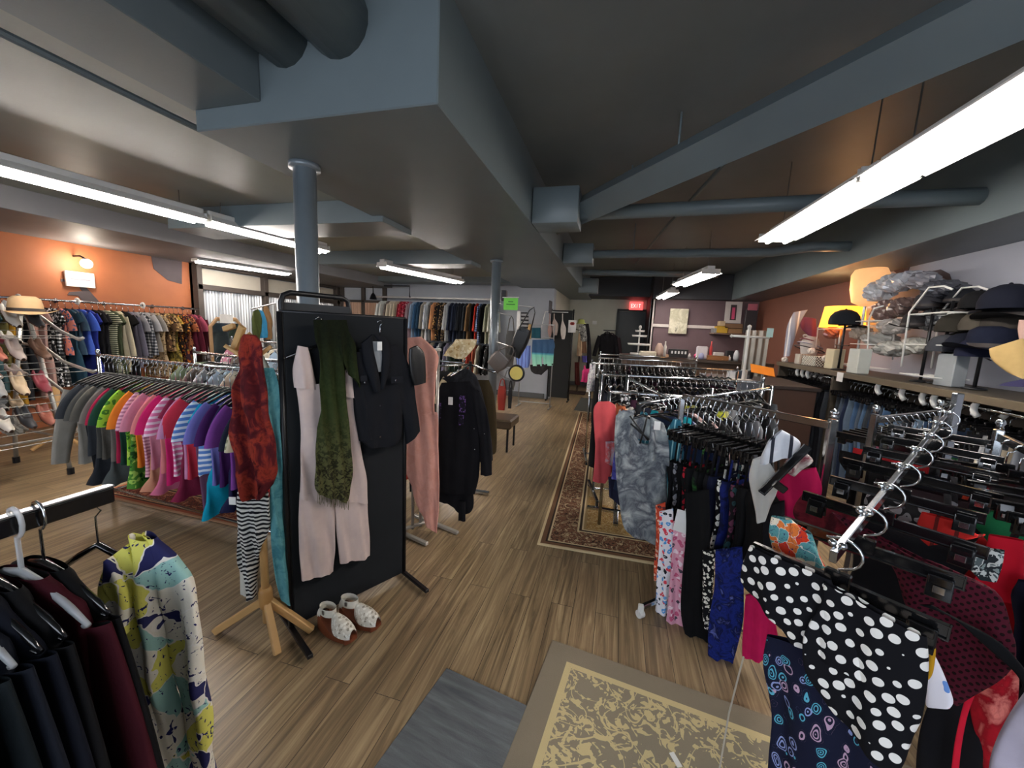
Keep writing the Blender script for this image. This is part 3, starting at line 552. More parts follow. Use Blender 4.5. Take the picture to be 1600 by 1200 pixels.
# back wall two-level rails
SR = [('white', 'dcdcd6'), ('cream', 'd2c8b0'), ('pale grey', 'b0b2b4'), ('denim blue', '3c5474'), ('navy', '20283c'), ('black', '18191c'), ('charcoal', '3a3c40'), ('red', 'a82c34'), ('rust', 'b85a34'), ('olive', '5a5c40'), ('slate', '5c6470'), ('tan', 'a8865c'), ('black floral', ('18181a', 'floral', 'c8c0b0', '80604a')), ('blue plaid', ('3a5680', 'plaid', '7c9ac0', 'e0e8f0')), ('sky blue', '8aa8c8')]
ha = atY(582, 463, 8.35); hb = atY(775, 469, 8.35); za = 2.2
t = thing('hanging_rail', 'upper white clothes rail along the grey back wall', 'clothes rail'); obj('rail', MB().tube([(ha.x, 8.35, za), (hb.x+.1, 8.35, za)], .02, 10), WHITEP, t, True)
for k in range(5): x = ha.x+.1+(hb.x-ha.x-.1)*k/4; obj('bracket', MB().tube([(x, 8.35, za), (x, 8.7, za)], .012, 8), WHITEP, t)
upper = [(LS, 'long white shirt', C('dddfdc')), (LS, 'white collared shirt', C('d4d6d0')), (LS, 'grey-brown shirt', C('7a706c')), (LS, 'cream cotton shirt', C('d6ccb8')), (LS, 'ivory linen shirt', C('d0c6b4')), (LS, 'beige shirt', C('c4b8a0')), (LS, 'dark red shirt', C('7c1c28')), (LS, 'red patterned shirt', C('a8283a', 'floral', '501018', 'd06070')), (LS, 'crimson print shirt', C('98243a', 'floral', 'd8a0a8', '401018')), (LS, 'grey pink shirt', C('a08890')),
 (LS, 'pale blue shirt', C('90a8c4')), (LS, 'denim shirt', C('34587c')), (LS, 'dark denim shirt', C('274460')), (LS, 'stone shirt', C('9a968c')), (LS, 'white striped shirt', C('d4d8dc', 'vstripe', '6078a0')), (LS, 'mid grey shirt', C('74777a')), (LS, 'apricot shirt', C('d09468')), (LS, 'black palm print shirt', C('1a1a1c', 'floral', 'd0a060', '8a5030')), (LS, 'black shirt', C('17181b')), (LS, 'espresso print shirt', C('2c2420', 'floral', 'a08868')),
 (LS, 'silver shirt', C('b4b8bc')), (LS, 'navy shirt', C('1f2638')), (LS, 'ink blue shirt', C('262f42')), (LS, 'midnight shirt', C('1c222e')), (LS, 'black denim shirt', C('22262c')), (LS, 'charcoal shirt', C('33383e')), (LS, 'khaki shirt', C('8a6c4c')), (LS, 'black wool shirt', C('1c1a1a')), (LS, 'bright red shirt', C('c43a2c')), (LS, 'blue check shirt', C('3a4a70', 'plaid', '6a80a8', 'b8c8e0')), (LS, 'very dark shirt', C('141518')), (LS, 'pale sage shirt', C('bcc0a8')), (LS, 'off-white shirt', C('d8d8cc')), (LS, 'mint white shirt', C('ccd4c4'))]
hang_row('the upper back wall rail', (ha.x+.25, 8.35, za), (hb.x+.05, 8.35, za), [u_ + (.88,) for u_ in upper], 'shirts on the upper back wall rail', hangers=False, drop=.1)
t = thing('hanging_rail', 'lower white clothes rail along the grey back wall', 'clothes rail'); obj('rail', MB().tube([(ha.x, 8.35, 1.27), (hb.x+.1, 8.35, 1.27)], .018, 10), WHITEP, t, True)
for k in range(5): x = ha.x+.1+(hb.x-ha.x-.1)*k/4; obj('bracket', MB().tube([(x, 8.35, 1.27), (x, 8.7, 1.27)], .012, 8), WHITEP, t)
hang_row('the lower back wall rail', (ha.x+1.2, 8.35, 1.27), (hb.x, 8.35, 1.27), [(LS, 'slate jumper', C('4a5058')), (LS, 'white jumper', C('d0d0cc')), (LS, 'black jumper', C('16171a')), (LS, 'grey jumper', C('707478')), (LS, 'oat jumper', C('b8ac94')), (LS, 'navy jumper', C('222a3c')), (LS, 'silver jumper', C('a8acb0')), (LS, 'ink jumper', C('1c2028')), (LS, 'lavender jumper', C('8c88a0')), (LS, 'ash jumper', C('8a8c8e')), (LS, 'forest green jumper', C('22342a')), (LS, 'bottle green jumper', C('1c2c26')), (LS, 'charcoal jumper', C('2e3034')), (LS, 'peach jumper', C('c89878')), (LS, 'brick red jumper', C('b0483c')), (LS, 'rust jumper', C('c06850')), (LS, 'cream jumper', C('d0c8b4')), (LS, 'black zip jumper', C('131417')), (LS, 'white trimmed black jumper', C('1a1b1e', 'vstripe', 'd8d8d8')), (LS, 'graphite jumper', C('26282c'))], 'jumpers on the lower back wall rail', hangers=False, drop=.1)
# ------------------------------------------------------------------ far racks of dark trousers
DK = [('black', '131417'), ('charcoal', '26282c'), ('navy', '1c2233'), ('dark grey', '38393d'), ('black pinstriped', ('16171a', 'vstripe', '3c3e44')), ('graphite', '2c2f35'), ('dark brown', '2c221e'), ('plum', '3c1c30')]
def dark_row(n, seed, kind='folded_trousers', wd='trousers', L=.66): return mixrow(n, [(kind, wd, L)], DK, seed)
R_ = lambda a, b, z, lab, **k: rack(a, b, z, lab, **k)
R_((-.12, 3.62), (1.3, 3.95), 1.18, 'chrome rack of black tagged trousers, first of the dark trouser racks after the coral vest')
hang_row('the nearest trouser rack', (-.08, 3.63, 1.18), (1.25, 3.94, 1.18), dark_row(24, 1), 'trousers on the nearest trouser rack', tags=1)
R_((-.28, 4.7), (1.35, 4.95), 1.2, 'chrome rack of dark trousers, second of the trouser racks')
hang_row('the second trouser rack', (-.24, 4.7, 1.2), (1.3, 4.94, 1.2), dark_row(24, 2), 'trousers on the second trouser rack', tags=1)
R_((-.25, 5.8), (1.1, 5.97), 1.2, 'chrome rack of dark trousers, third of the trouser racks')
hang_row('the third trouser rack', (-.2, 5.8, 1.2), (1.05, 5.97, 1.2), dark_row(20, 3), 'trousers on the third trouser rack', tags=1)
R_((-.28, 6.9), (1.3, 7.1), 1.2, 'chrome rack of dark trousers closest to the counter')
hang_row('the trouser rack by the counter', (-.2, 6.9, 1.2), (1.25, 7.1, 1.2), dark_row(16, 4), 'trousers on the counter side rack', hangers=False)
pk = link('pink_scarf', gmesh('tank', 1, .5), None, (-.42, 4.75, 1.08), .3); aim(pk, C('e0407a')); pk.scale = (.35, .8, .4); pk.location = (-.33, 4.74, 1.16); tag(pk, 'hot pink scarf dangling from the end of the second trouser rack', 'scarf')
wt = link('floral_blouse', gmesh('tank', 0, .45), None, (-.36, 4.4, 1.12), 1.1); aim(wt, C('dcdad8', 'floral', '9a9aa4', 'c0a0b0')); wt.scale = (.4, .8, .75); wt.location = (-.27, 4.67, 1.2); tag(wt, 'white floral blouse hooked on the end of the second trouser rack', 'blouse')
# slanted display arms before the trouser racks
def arm_rack(base, tip, z0, z1, label, zb=1.3):
    b, q = Vector(base), Vector(tip); t = thing('arm_rack', label, 'clothes rack', (b.x, b.y, 0)); d = q-b
    obj('post', MB().tube([(0,0,0), (0,0,zb)], .014, 10), CHROME, t, True); obj('arm', MB().tube([(0,0,z0), (d.x, d.y, z1)], .012, 8), CHROME, t, True)
    obj('foot', MB().box((0,0,.02), (.5,.04,.03)).box((0,0,.02), (.04,.5,.03)), CHROME, t); return t
q0, q1 = atZ(978, 592, 1.16), atZ(1045, 614, 1.16)
arm_rack((.1, 3.32), (.36, 2.72), 1.2, 1.14, 'chrome arm rack slanting in front of the tagged black trousers', 1.22)
hang_row('the slanted arm before the trousers', (.12, 3.28, 1.19), (.35, 2.75, 1.145), [(TK, 'black camisole', C('141416')), (TK, 'black print camisole', C('161618', 'floral', '9a9aa0', 'd8d8d8')), (TK, 'white spotted camisole', C('18181a', 'dots', 'e0e0e0')), (TK, 'dark plum camisole', C('3a1c30')), (TK, 'charcoal camisole', C('2a2c30')), (TK, 'ink camisole', C('1c2030'))], 'camisoles on the slanted arm', tags=1)
arm_rack((1.15, 3.3), (.62, 2.98), 1.2, 1.14, 'chrome arm rack with grey camisoles between trousers and denim', 1.22)
hang_row('the arm rack beside the denim', (.68, 3.01, 1.15), (1.1, 3.27, 1.19), [(TK, 'grey camisole', C('6a6c70')), (TK, 'silver camisole', C('9a9ca0')), (TK, 'dark camisole', C('202226')), (TK, 'slate camisole', C('454a52')), (TK, 'pewter camisole', C('7c7e84')), (TK, 'jet black camisole', C('101012')), (TK, 'smoke camisole', C('55585c'))], 'camisoles on the arm rack beside the denim', tags=0)
# ------------------------------------------------------------------ coral vest rack and tie-dye arm
rack((-.03, 2.98), (.78, 3.02), 1.12, 'chrome rack with black legs carrying the coral vest', feet=False, low=False, m=None)
hang_row('the coral vest rack', (.03, 2.97, 1.12), (.42, 3.0, 1.12), [(T, 'red paisley blouse', C('b0603c', 'floral', 'e8d8c0', '6a2a20')), (T, 'white lace top', C('d8d4cc')), (LS, 'white eyelet blouse', C('dcdcd4')), (LS, 'sheer cream blouse', C('c8c6b4')), (T, 'brown print top', C('5a4a30', 'floral', '8a9a50', '2a2018')), (T, 'grey lace top', C('9aa09a')), (T, 'mint top', C('b8c4b4'))], 'tops on the coral vest rack', turn=.35, drop=.09)
hang_row('the tie-dye arm', (.27, 2.50, 1.15), (.68, 3.0, 1.15), [(TK, 'teal striped camisole', C('2c6a80', 'vstripe', '9ad0d8')), (LS, 'navy blouse', C('22304c')), (TK, 'turquoise camisole', C('22a4b0')), (LS, 'deep blue blouse', C('26365c')), (T, 'black crepe top', C('131316')), (T, 'blush pink top', C('b89a98')), (T, 'black ribbed top', C('18181b')), (T, 'black and white trimmed top', C('161618', 'vstripe', 'c8c8c8')), (T, 'black satin top', C('0f0f12')), (TK, 'yellow print camisole', C('d0d04a', 'floral', 'a0b030', 'f0f0c0')), (TK, 'pale yellow camisole', C('c8c490'))], 'tops on the tie-dye arm', drop=.09)
t = thing('arm_rack', 'chrome straight arm rack carrying the grey tie-dye tunic', 'clothes rack', (.68, 3.03, 0)); obj('post', MB().tube([(0,0,0), (0,0,1.2)], .014, 10), CHROME, t, True); obj('arm', MB().tube([(0,0,1.15), (-.53,-.65,1.15)], .011, 8), CHROME, t, True); obj('foot', MB().box((0,0,.02), (.5,.04,.03)).box((0,0,.02), (.04,.4,.03)), CHROME, t)
# ------------------------------------------------------------------ swimwear tube rack
SW0, SW1 = Vector((.40, 2.47, 1.2)), Vector((.925, 1.945, 1.2))
t = thing('clothes_rack', 'square chrome tube rack with black swimsuits on clip hangers', 'clothes rack')
def seg(a, b, w=.034, th=.02, m=CHROME, nm='rail'):
    a, b = Vector(a), Vector(b); d = b-a; L = d.length; ang = math.atan2(d.y, d.x); pt = -math.asin(d.z/L)
    return obj(nm, MB().box((a+b)/2, (L, th, w), ang, ry=pt), m, t)
seg(SW0, SW1); obj('post', MB().box((SW1.x, SW1.y, .63), (.03, .03, 1.2)), CHROME, t); obj('post', MB().box((SW0.x, SW0.y, .61), (.03, .03, 1.16)), CHROME, t)
obj('end_knob', MB().lathe([(.002,.03),(.014,.022),(.018,.01),(.008,0),(.02,-.006)], (SW1.x, SW1.y, 1.245), 14), CHROME, t, True)
f = seg((.24, 2.08, .06), (.62, 2.45, .06), .025, .025, nm='foot'); obj('caster', MB().box((.24, 2.08, .05), (.03,.03,.05)).tube([(.228,2.07,.022),(.252,2.09,.022)], .022, 14), WHITEP, f)
f = seg((.78, 1.7, .06), (1.15, 2.08, .06), .025, .025, nm='foot'); obj('caster', MB().box((.78, 1.7, .05), (.03,.03,.05)).tube([(.77,1.69,.022),(.79,1.71,.022)], .022, 14), WHITEP, f)
seg((.43, 2.27, .06), (.97, 1.9, .06), .02, .02, nm='lower_bar')
sw = [('swimsuit', 'black swimsuit', C('101013')), ('swimsuit', 'black print swimsuit', C('131316', 'floral', '8a8a90', '484850')), ('swimsuit', 'jet black swimsuit', C('0c0c0e')), ('swimsuit', 'black and red swimsuit', C('121214', 'floral', 'b02030', '301014')), ('swimsuit', 'black ruched swimsuit', C('151518')), ('swimsuit', 'green and black swimsuit', C('141614', 'tie', '1a1a1c', '3a7a3a', '111111')),
 ('swimsuit', 'black halter swimsuit', C('0e0e10')), ('swimsuit', 'black sequined swimsuit', C('1a1a1e')), ('swimsuit', 'navy swimsuit', C('161c38')), ('swimsuit', 'black white leaf swimsuit', C('101012', 'floral', 'e8e8e0', 'c0c0b8')), ('swimsuit', 'ink blue swimsuit', C('141a3a', 'tie', '1c2870', '101430')), ('swimsuit', 'dark floral swimsuit', C('1a1418', 'floral', '6a3a50', '2a4a50'))]
hang_row('the swimwear tube rack', SW0+Vector((.02,-.02,0)), SW0.lerp(SW1, .72), sw + [('swimsuit', 'coal black swimsuit', C('111113')), ('swimsuit', 'black belted swimsuit', C('151518')), ('swimsuit', 'black shirred swimsuit', C('0d0d0f'))], 'swimsuits on the tube rack', 'clip', drop=.17, tags=0)
# ------------------------------------------------------------------ waterfall arm rack (nearest)
A0, A1 = Vector((.50, .965, 1.08)), Vector((1.53, 2.25, 1.28))
t = thing('waterfall_rack', 'chrome waterfall arm with ball stops holding clip hangers of patterned swimwear', 'clothes rack')
seg(A0, A1, .03, .014, nm='arm'); obj('post', MB().box((1.56, 2.28, .68), (.032, .032, 1.34)), CHROME, t); seg((1.25, 2.5, .05), (1.9, 2.06, .05), .03, .03, nm='foot'); seg((1.3, 1.95, .05), (1.82, 2.61, .05), .03, .03, nm='foot')
for k in range(8):
    q = A0.lerp(A1, .015+.125*k)
    for s in (-1, 1): obj('ball_stop', MB().lathe([(.001, -.009), (.0065, -.0065), (.009, 0), (.0065, .0065), (.001, .009)], q+Vector((s*.009*.78, -s*.009*.62, .02)), 12), CHROME, t, True)
AR = math.atan2(A1.y-A0.y, A1.x-A0.x); HR = AR-math.pi/2
def clipbar(q, rz, label, w=.36, drop=.1, hookr=.036, tilt=0):
    t = thing('clip_hanger', label, 'hanger', (q[0], q[1], q[2]-drop), rz, 'clip hangers on the chrome waterfall arm'); t.rotation_euler = (0, tilt, rz)
    bm_ = MB(); bm_.box((0, 0, .012), (w, .014, .004)).box((0, 0, -.016), (w, .014, .004)).box((0, .0, -.002), (w, .004, .03)); [bm_.box((s*w/2, 0, -.002), (.004, .014, .032)) for s in (-1, 1)]; bm_.box((0, 0, .01), (.05, .018, .04))
    obj('clip_bar', bm_, BLACKP, t)
    hp = [(0, 0, .02), (0, 0, .035)] + [(hookr*math.sin(a)*1.05, 0, .04+hookr-hookr*math.cos(a)) for a in [math.pi*(.12+.12*i) for i in range(10)]] + [(-hookr*.9, 0, .05+hookr*1.5)]
    obj('hook', MB().tube(hp, .0032, 8), CHROME, t, True)
    for s in (-1, 1):
        c = obj('clip', MB().box((0, -.012, -.03), (.045, .01, .05), rx=-.15).box((0, .012, -.03), (.045, .01, .05), rx=.15).box((0, -.018, -.01), (.038, .008, .02)), BLACKP, t, loc=(s*w*.4, 0, 0)); p = obj('clip_plate', MB().box((0, -.022, -.03), (.02, .006, .018)), CHROME, c)
    return t
for k, wd in enumerate(('the black polka-dot swim top', 'the swirled multicolour bikini', 'the maroon mesh cover-up', 'the black mesh skirt', 'the red bikini', 'a folded black swim top', 'a dark green bikini', 'a black swim skirt')):
    q = A0.lerp(A1, .045+.125*k); clipbar(q, HR+(.0, .06, -.03, .05, -.04, .03, 0, .05)[k], 'black clip hanger on the chrome waterfall arm carrying '+wd, .36 if k not in (2, 4) else .4)
# ------------------------------------------------------------------ hand-shaped draped pieces
class Plane:
    """upright plane through a point, its width running at angle th; garments get real size, thickness and folds on it"""
    def __init__(s, p, th, off=0):
        s.th = th; s.d = Vector((math.cos(th), math.sin(th), 0)); s.n = Vector((math.sin(th), -math.cos(th), 0)); s.p = Vector((p[0], p[1], 0)) + s.n*off
    def hit(s, x, y):
        r = ray(x, y); t = (s.p-EYE).dot(s.n)/r.dot(s.n); q = EYE + r*t; return ((q-s.p).dot(s.d), q.z)
    def to(s, u, z, out=0): return s.p + s.d*u + s.n*out + Vector((0, 0, z))
def drape(name, plane, pieces, mat, label, cat, fold=.01, th=.018, fr=70, seed=0, M=26, group=None, parent=None, outs=None):
    """pieces: lists of (xl, yl, xr, yr) rows in the photograph's frame, laid on the plane"""
    first = plane.hit(*pieces[0][0][:2]); f2 = plane.hit(*pieces[0][0][2:]); u0, z0 = (first[0]+f2[0])/2, max(first[1], f2[1])
    mb = MB(); r = random.Random(seed)
    for pi, rows in enumerate(pieces):
        pr = [(*plane.hit(a, b), *plane.hit(c, d)) for a, b, c, d in rows]; ph = r.uniform(0, 6); R = []; n = 34; off = (outs[pi] if outs else 0)
        def at(t):
            t *= len(pr)-1; k = min(int(t), len(pr)-2); u = t-k
            P = [pr[max(k-1, 0)], pr[k], pr[k+1], pr[min(k+2, len(pr)-1)]]
            return [.5*((2*P[1][j]) + (P[2][j]-P[0][j])*u + (2*P[0][j]-5*P[1][j]+4*P[2][j]-P[3][j])*u*u + (3*P[1][j]-P[0][j]-3*P[2][j]+P[3][j])*u**3) for j in range(4)]
        for i in range(M+1):
            T = i/M; ul, zl, ur, zr = at(T); lp = []
            for k in range(n):
                a = 2*math.pi*k/n; w = (1-math.cos(a))/2; u = ul+(ur-ul)*w; z = zl+(zr-zl)*w
                y = math.copysign(abs(math.sin(a))**.6, math.sin(a))*th*(.55+.6*T)
                f = fold*min(1, .25+T*1.5); g = u+.35*(z-z0)*.15
                y += f*math.sin(g*fr+ph+1.2*math.sin(z*5+ph)) + f*.45*math.sin(g*fr*2.3-ph+z*6) + f*.3*math.sin(z*30+u*25+ph)
                lp.append((u-u0, -y-off, z-z0+ f*.35*math.sin(g*fr*.8+ph)*T))
            R.append(lp)
        k0 = len(mb.v); mb.rings(R)
    o = obj(name, mb, mat, parent, True)
    if parent is None:
        q = plane.to(u0, z0); o.location = q; o.rotation_euler.z = plane.th
        if label: tag(o, label, cat, group)
    else:
        q = plane.to(u0, z0); o.matrix_parent_inverse = Matrix.Identity(4)
        M_ = Matrix.Translation(q) @ Matrix.Rotation(plane.th, 4, 'Z'); pm = Matrix.LocRotScale(parent.location, parent.rotation_euler, None); L = pm.inverted() @ M_
        o.location = L.to_translation(); o.rotation_euler = L.to_euler()
    return o
def patch(name, plane, px, size, mat, parent, out=.03, label=None, t=.003, rz=0):
    u, z = plane.hit(*px); q = plane.to(u, z, out); mb = MB().box((0, 0, 0), (size[0], t, size[1]), ry=rz)
    pm = Matrix.LocRotScale(parent.location, parent.rotation_euler, None); M_ = pm.inverted() @ (Matrix.Translation(q) @ Matrix.Rotation(plane.th, 4, 'Z'))
    o = obj(name, mb, mat, parent); o.location = M_.to_translation(); o.rotation_euler = M_.to_euler()
    if label: o['label'] = label
    return o
# ------------------------------------------------------------------ black display panel
pa, pb = Vector((-1.46, 1.40, 0)), Vector((-1.17, 1.97, 0)); PTH = math.atan2(pb.y-pa.y, pb.x-pa.x); PL = (pb-pa).length; PD = (pb-pa).normalized(); PNn = Vector((PD.y, -PD.x, 0))
t = thing('display_screen', 'tall black upright display panel on splayed feet with clothes hooked on it', 'display panel', (pa+pb)/2, PTH)
obj('board', MB().box((0, 0, .81), (PL-.03, .02, 1.55)), wallmat('black_felt', '191c20', '15181b', 3, .95), t)
for s in (-1, 1):
    obj('post', MB().tube([(s*PL/2, 0, .04), (s*PL/2, 0, 1.585)], .013, 12), BLACKM, t, True)
    obj('foot', MB().box((s*PL/2, 0, .03), (.025, .5, .02)), BLACKM, t)
obj('top_rail', MB().tube([(-PL/2, 0, 1.585), (PL/2, 0, 1.585)], .009, 8), BLACKM, t, True)
t2 = thing('pipe_stand', 'tall black pipe frame standing close behind the black display panel', 'frame', (pa.x-.03, pa.y+.05, 0), PTH)
obj('pipe', MB().tube([(0, .02, 0), (0, .02, 1.63), (.01, .02, 1.66), (.04, .02, 1.675), (.3, .06, 1.675), (.33, .06, 1.66), (.34, .06, 1.6), (.34, .06, 0)], .013, 12), BLACKM, t2, True); obj('mesh_panel', MB().box((.17, .04, 1.2), (.32, .012, .86)), flat('2c2f33', .7), t2)
PP = Plane(pa, PTH, .045)
def mini_hanger(plane, px0, px1, pxh, label, m=BLACKP, out=.0):
    a, b, h = plane.hit(*px0), plane.hit(*px1), plane.hit(*pxh); c = ((a[0]+b[0])/2, max(a[1], b[1])+.06); q = plane.to(*c, out)
    t = thing('clothes_hanger', label, 'hanger', q, plane.th); P = lambda p: (p[0]-c[0], 0, p[1]-c[1])
    obj('shoulder_bar', MB().tube([P(a), (P(a)[0]*.5, 0, P(a)[2]*.45), (0, 0, 0), (P(b)[0]*.5, 0, P(b)[2]*.45), P(b)], .008, 8), m, t, True)
    hz = h[1]-c[1]; obj('hook', MB().tube([(0, 0, 0), (0, 0, hz-.03), (.015, 0, hz-.012), (0, 0, hz), (-.015, 0, hz-.012)], .0022, 6), CHROME, t, True); return t
mini_hanger(PP, (448, 560), (548, 575), (500, 495), 'black hanger under the beige jumpsuit on the display panel', out=-.01)
LIL = n_ = N('jumpsuit_linen', .9, 0, .2); v = LIL.co('Object'); LILM = LIL.col(LIL.mix(LIL.noise(v, 30, 3), 'b9a8a6', 'c9b8b0'))
js = drape('jumpsuit', PP, [
 [(462, 600, 562, 600), (468, 640, 561, 640), (471, 675, 561, 680), (470, 710, 566, 715), (468, 745, 572, 750), (468, 780, 574, 785)],
 [(465, 540, 481, 543), (459, 575, 490, 580), (461, 605, 498, 610)],
 [(530, 556, 543, 572), (524, 590, 563, 600), (528, 620, 561, 620)],
 [(468, 770, 522, 772), (467, 820, 523, 822), (468, 865, 523, 862), (470, 906, 522, 893)],
 [(522, 772, 574, 772), (524, 815, 576, 815), (527, 850, 579, 845), (531, 880, 578, 868)]], LILM, 'sleeveless lilac-beige wide-leg jumpsuit hanging on the black display panel', 'jumpsuit', .009, .016, 60, 3)
GS = N('leopard_scarf', .95, 0, .1); v = GS.co('Object'); sp = GS.n('ShaderNodeSeparateXYZ'); GS.t.links.new(v, sp.inputs[0])
low = GS.math('MULTIPLY', sp.outputs[2], -1.15); GS.col(GS.mix(GS.ramp(GS.noise(v, 45, 3, .6, 1), [(.44, '000000'), (.56, 'ffffff')]), GS.ramp(low, [(.1, '14180f'), (.45, '2a331a'), (.85, '565636')]), GS.ramp(low, [(.1, '181d10'), (.5, '333d20'), (.85, '26241a')])))
scf = drape('scarf', Plane(pa, PTH, .085), [[(489, 500, 542, 500), (492, 530, 548, 545), (500, 560, 541, 575), (499, 640, 543, 640), (494, 700, 547, 700), (491, 755, 549, 750), (496, 772, 545, 785)], [(518, 512, 545, 518), (528, 545, 558, 552), (538, 572, 562, 606)]], GS.m, 'long olive green scarf with leopard ends over the beige jumpsuit', 'scarf', .012, .012, 110, 4)
fr_ = MB(); pq = Plane(pa, PTH, .085); u1, z1 = pq.hit(496, 776); u2, z2 = pq.hit(545, 786); r = random.Random(5)
cx_, cy_, cz_ = scf.location
for k in range(40):
    u = u1+(u2-u1)*k/39; z = z1+(z2-z1)*k/39; q = pq.to(u, z, .005*math.sin(k)); q2 = pq.to(u+r.uniform(-.006, .006), z-r.uniform(.02, .04), .005*math.sin(k)); fr_.tube([q+Vector((0,0,.02)), q2], .0012, 4)
o = obj('fringe', fr_, flat('5c5838', .9), scf); o.matrix_parent_inverse = Matrix.Identity(4); Li = Matrix.LocRotScale(scf.location, scf.rotation_euler, None).inverted(); o.location = Li.to_translation(); o.rotation_euler = Li.to_euler()
DEN = C('14161c'); mini_hanger(Plane(pa, PTH, .05), (560, 560), (625, 552), (592, 500), 'black hanger under the dark denim jacket on the display panel')
dj = drape('denim_jacket', Plane(pa, PTH, .07), [
 [(560, 545, 622, 538), (557, 575, 628, 565), (556, 610, 630, 610), (557, 650, 629, 650), (563, 685, 626, 685), (577, 699, 610, 698)],
 [(604, 540, 628, 545), (616, 575, 643, 585), (622, 620, 650, 635), (632, 660, 655, 670), (635, 694, 655, 672)],
 [(555, 550, 572, 548), (552, 590, 570, 590), (554, 640, 572, 640), (562, 690, 580, 685)],
 [(562, 536, 578, 522), (565, 560, 580, 550), (572, 590, 588, 585), (582, 612, 592, 608)],
 [(580, 522, 600, 528), (592, 545, 606, 545), (592, 575, 604, 572), (588, 608, 595, 606)]], DEN, 'dark denim jacket with chest pocket and silver buttons on the black display panel', 'jacket', .006, .018, 45, 6, outs=[0, 0, 0, .022, .022])
P7 = Plane(pa, PTH, .07)
o = drape('lining', P7, [[(577, 533, 594, 533), (577, 555, 596, 555), (582, 580, 592, 580)]], C('8c9196'), None, None, .001, .006, M=8, parent=dj, outs=[.022])
patch('pocket_flap', P7, (615, 592), (.07, .035), C('1a1c23'), dj, .036); patch('pocket_flap', P7, (563, 590), (.035, .03), C('1a1c23'), dj, .036)
for bx_, by_ in ((588, 632), (612, 593), (588, 680), (564, 596)): patch('button', P7, (bx_, by_), (.008, .008), CHROME, dj, .042)
patch('price_tag', P7, (587, 540), (.026, .045), TAGM, dj, .04, 'white price tag')
hb_ = drape('handbag', Plane(pb, PTH, .09), [[(640, 545, 652, 540), (639, 560, 662, 552), (641, 585, 664, 578), (646, 602, 664, 597)]], flat('0e0f10', .35), 'small black handbag hanging at the edge of the display panel', 'bag', .002, .02)
# ------------------------------------------------------------------ wooden coat stand with scarves
WS = Vector((-1.53, 1.33, 0)); t = thing('coat_stand', 'light wooden coat stand on crossed legs hung with scarves', 'coat stand', WS)
obj('pole', MB().tube([(0, 0, .1), (0, 0, .55), (-.02, 0, 1.42)], .017, 14).lathe([(.001, 1.49), (.02, 1.47), (.026, 1.44), (.016, 1.41)], (-.02, 0, 0), 14), WOODL, t, True)
obj('collar', MB().lathe([(.026, .18), (.03, .2), (.03, .26), (.024, .28)], n=14), flat('b5874e', .5), t, True)
for ax, ay in ((.12, -.06), (-.26, -.05), (.16, .1), (-.1, .2)): obj('leg', MB().box((ax/2, ay/2, .12), (.03, math.hypot(ax, ay, .2)+.02, .034), math.atan2(ay, ax)-math.pi/2, rx=-math.atan2(.2, math.hypot(ax, ay))), WOODL, t)
for a in (.3, 2.2, 4.0): obj('peg', MB().tube([(-.02, 0, 1.36), (-.02+.09*math.cos(a), .09*math.sin(a), 1.43)], [.011, .008], 8), WOODL, t, True)
obj('hook_arm', MB().box((-.06, -.02, 1.46), (.03, .02, .12), ry=.5).box((-.095, -.03, 1.505), (.06, .02, .022), ry=-.3), WOODL, t)
WP = Plane((-1.60, 1.27), .25)
drape('scarf', WP, [[(384, 522, 398, 524), (374, 545, 408, 548), (367, 600, 414, 600), (366, 660, 420, 660), (368, 710, 426, 710), (367, 750, 428, 740), (372, 776, 418, 776)]], C('3a0c12', 'tie', '50141a', '8c3022', '2c0a0e', s=1.3), 'long dark red patterned scarf on the wooden coat stand', 'scarf', .026, .022, 75, 8)
drape('scarf', Plane((-1.60, 1.29), .25, -.01), [[(372, 768, 420, 768), (370, 800, 422, 800), (370, 840, 416, 838), (374, 880, 402, 878), (384, 915, 400, 912), (388, 935, 400, 932)]], C('15161c', 'zebra', 'c8c8c4', s=1.2), 'black and white wavy striped scarf below the dark red scarf', 'scarf', .012, .02, 90, 9)
drape('scarf', Plane((-1.52, 1.36), PTH, .03), [[(412, 575, 428, 575), (412, 610, 436, 610), (416, 680, 438, 680), (420, 760, 442, 760), (424, 840, 446, 840), (430, 900, 452, 900), (440, 940, 455, 945)]], C('4f8c96', 'tie', '5f9ca4', '3f7c88', '6aa8ae'), 'sheer teal scarf hanging behind the wooden coat stand', 'scarf', .01, .012, 90, 10)
drape('blouse', Plane((-1.58, 1.46), .3), [[(402, 555, 412, 556), (402, 580, 424, 580), (406, 615, 436, 618)]], C('b9b6a4'), 'pale sage camisole hooked between the red scarf and the black panel', 'blouse', .006, .012, 70, 11)
drape('white_cloth', Plane((-1.66, 1.6), .2), [[(374, 775, 390, 775), (372, 830, 396, 830), (374, 900, 400, 905), (378, 945, 400, 950)]], C('c8c6bc'), 'white cloth hanging low behind the wavy striped scarf', 'cloth', .008, .012, 70, 12)
q = WP.to(*WP.hit(371, 778), .03); o = obj('price_tag', MB().box((0, 0, 0), (.03, .003, .035)), TAGM, None, loc=q, rz=.3); tag(o, 'white price tag dangling below the dark red scarf', 'price tag')
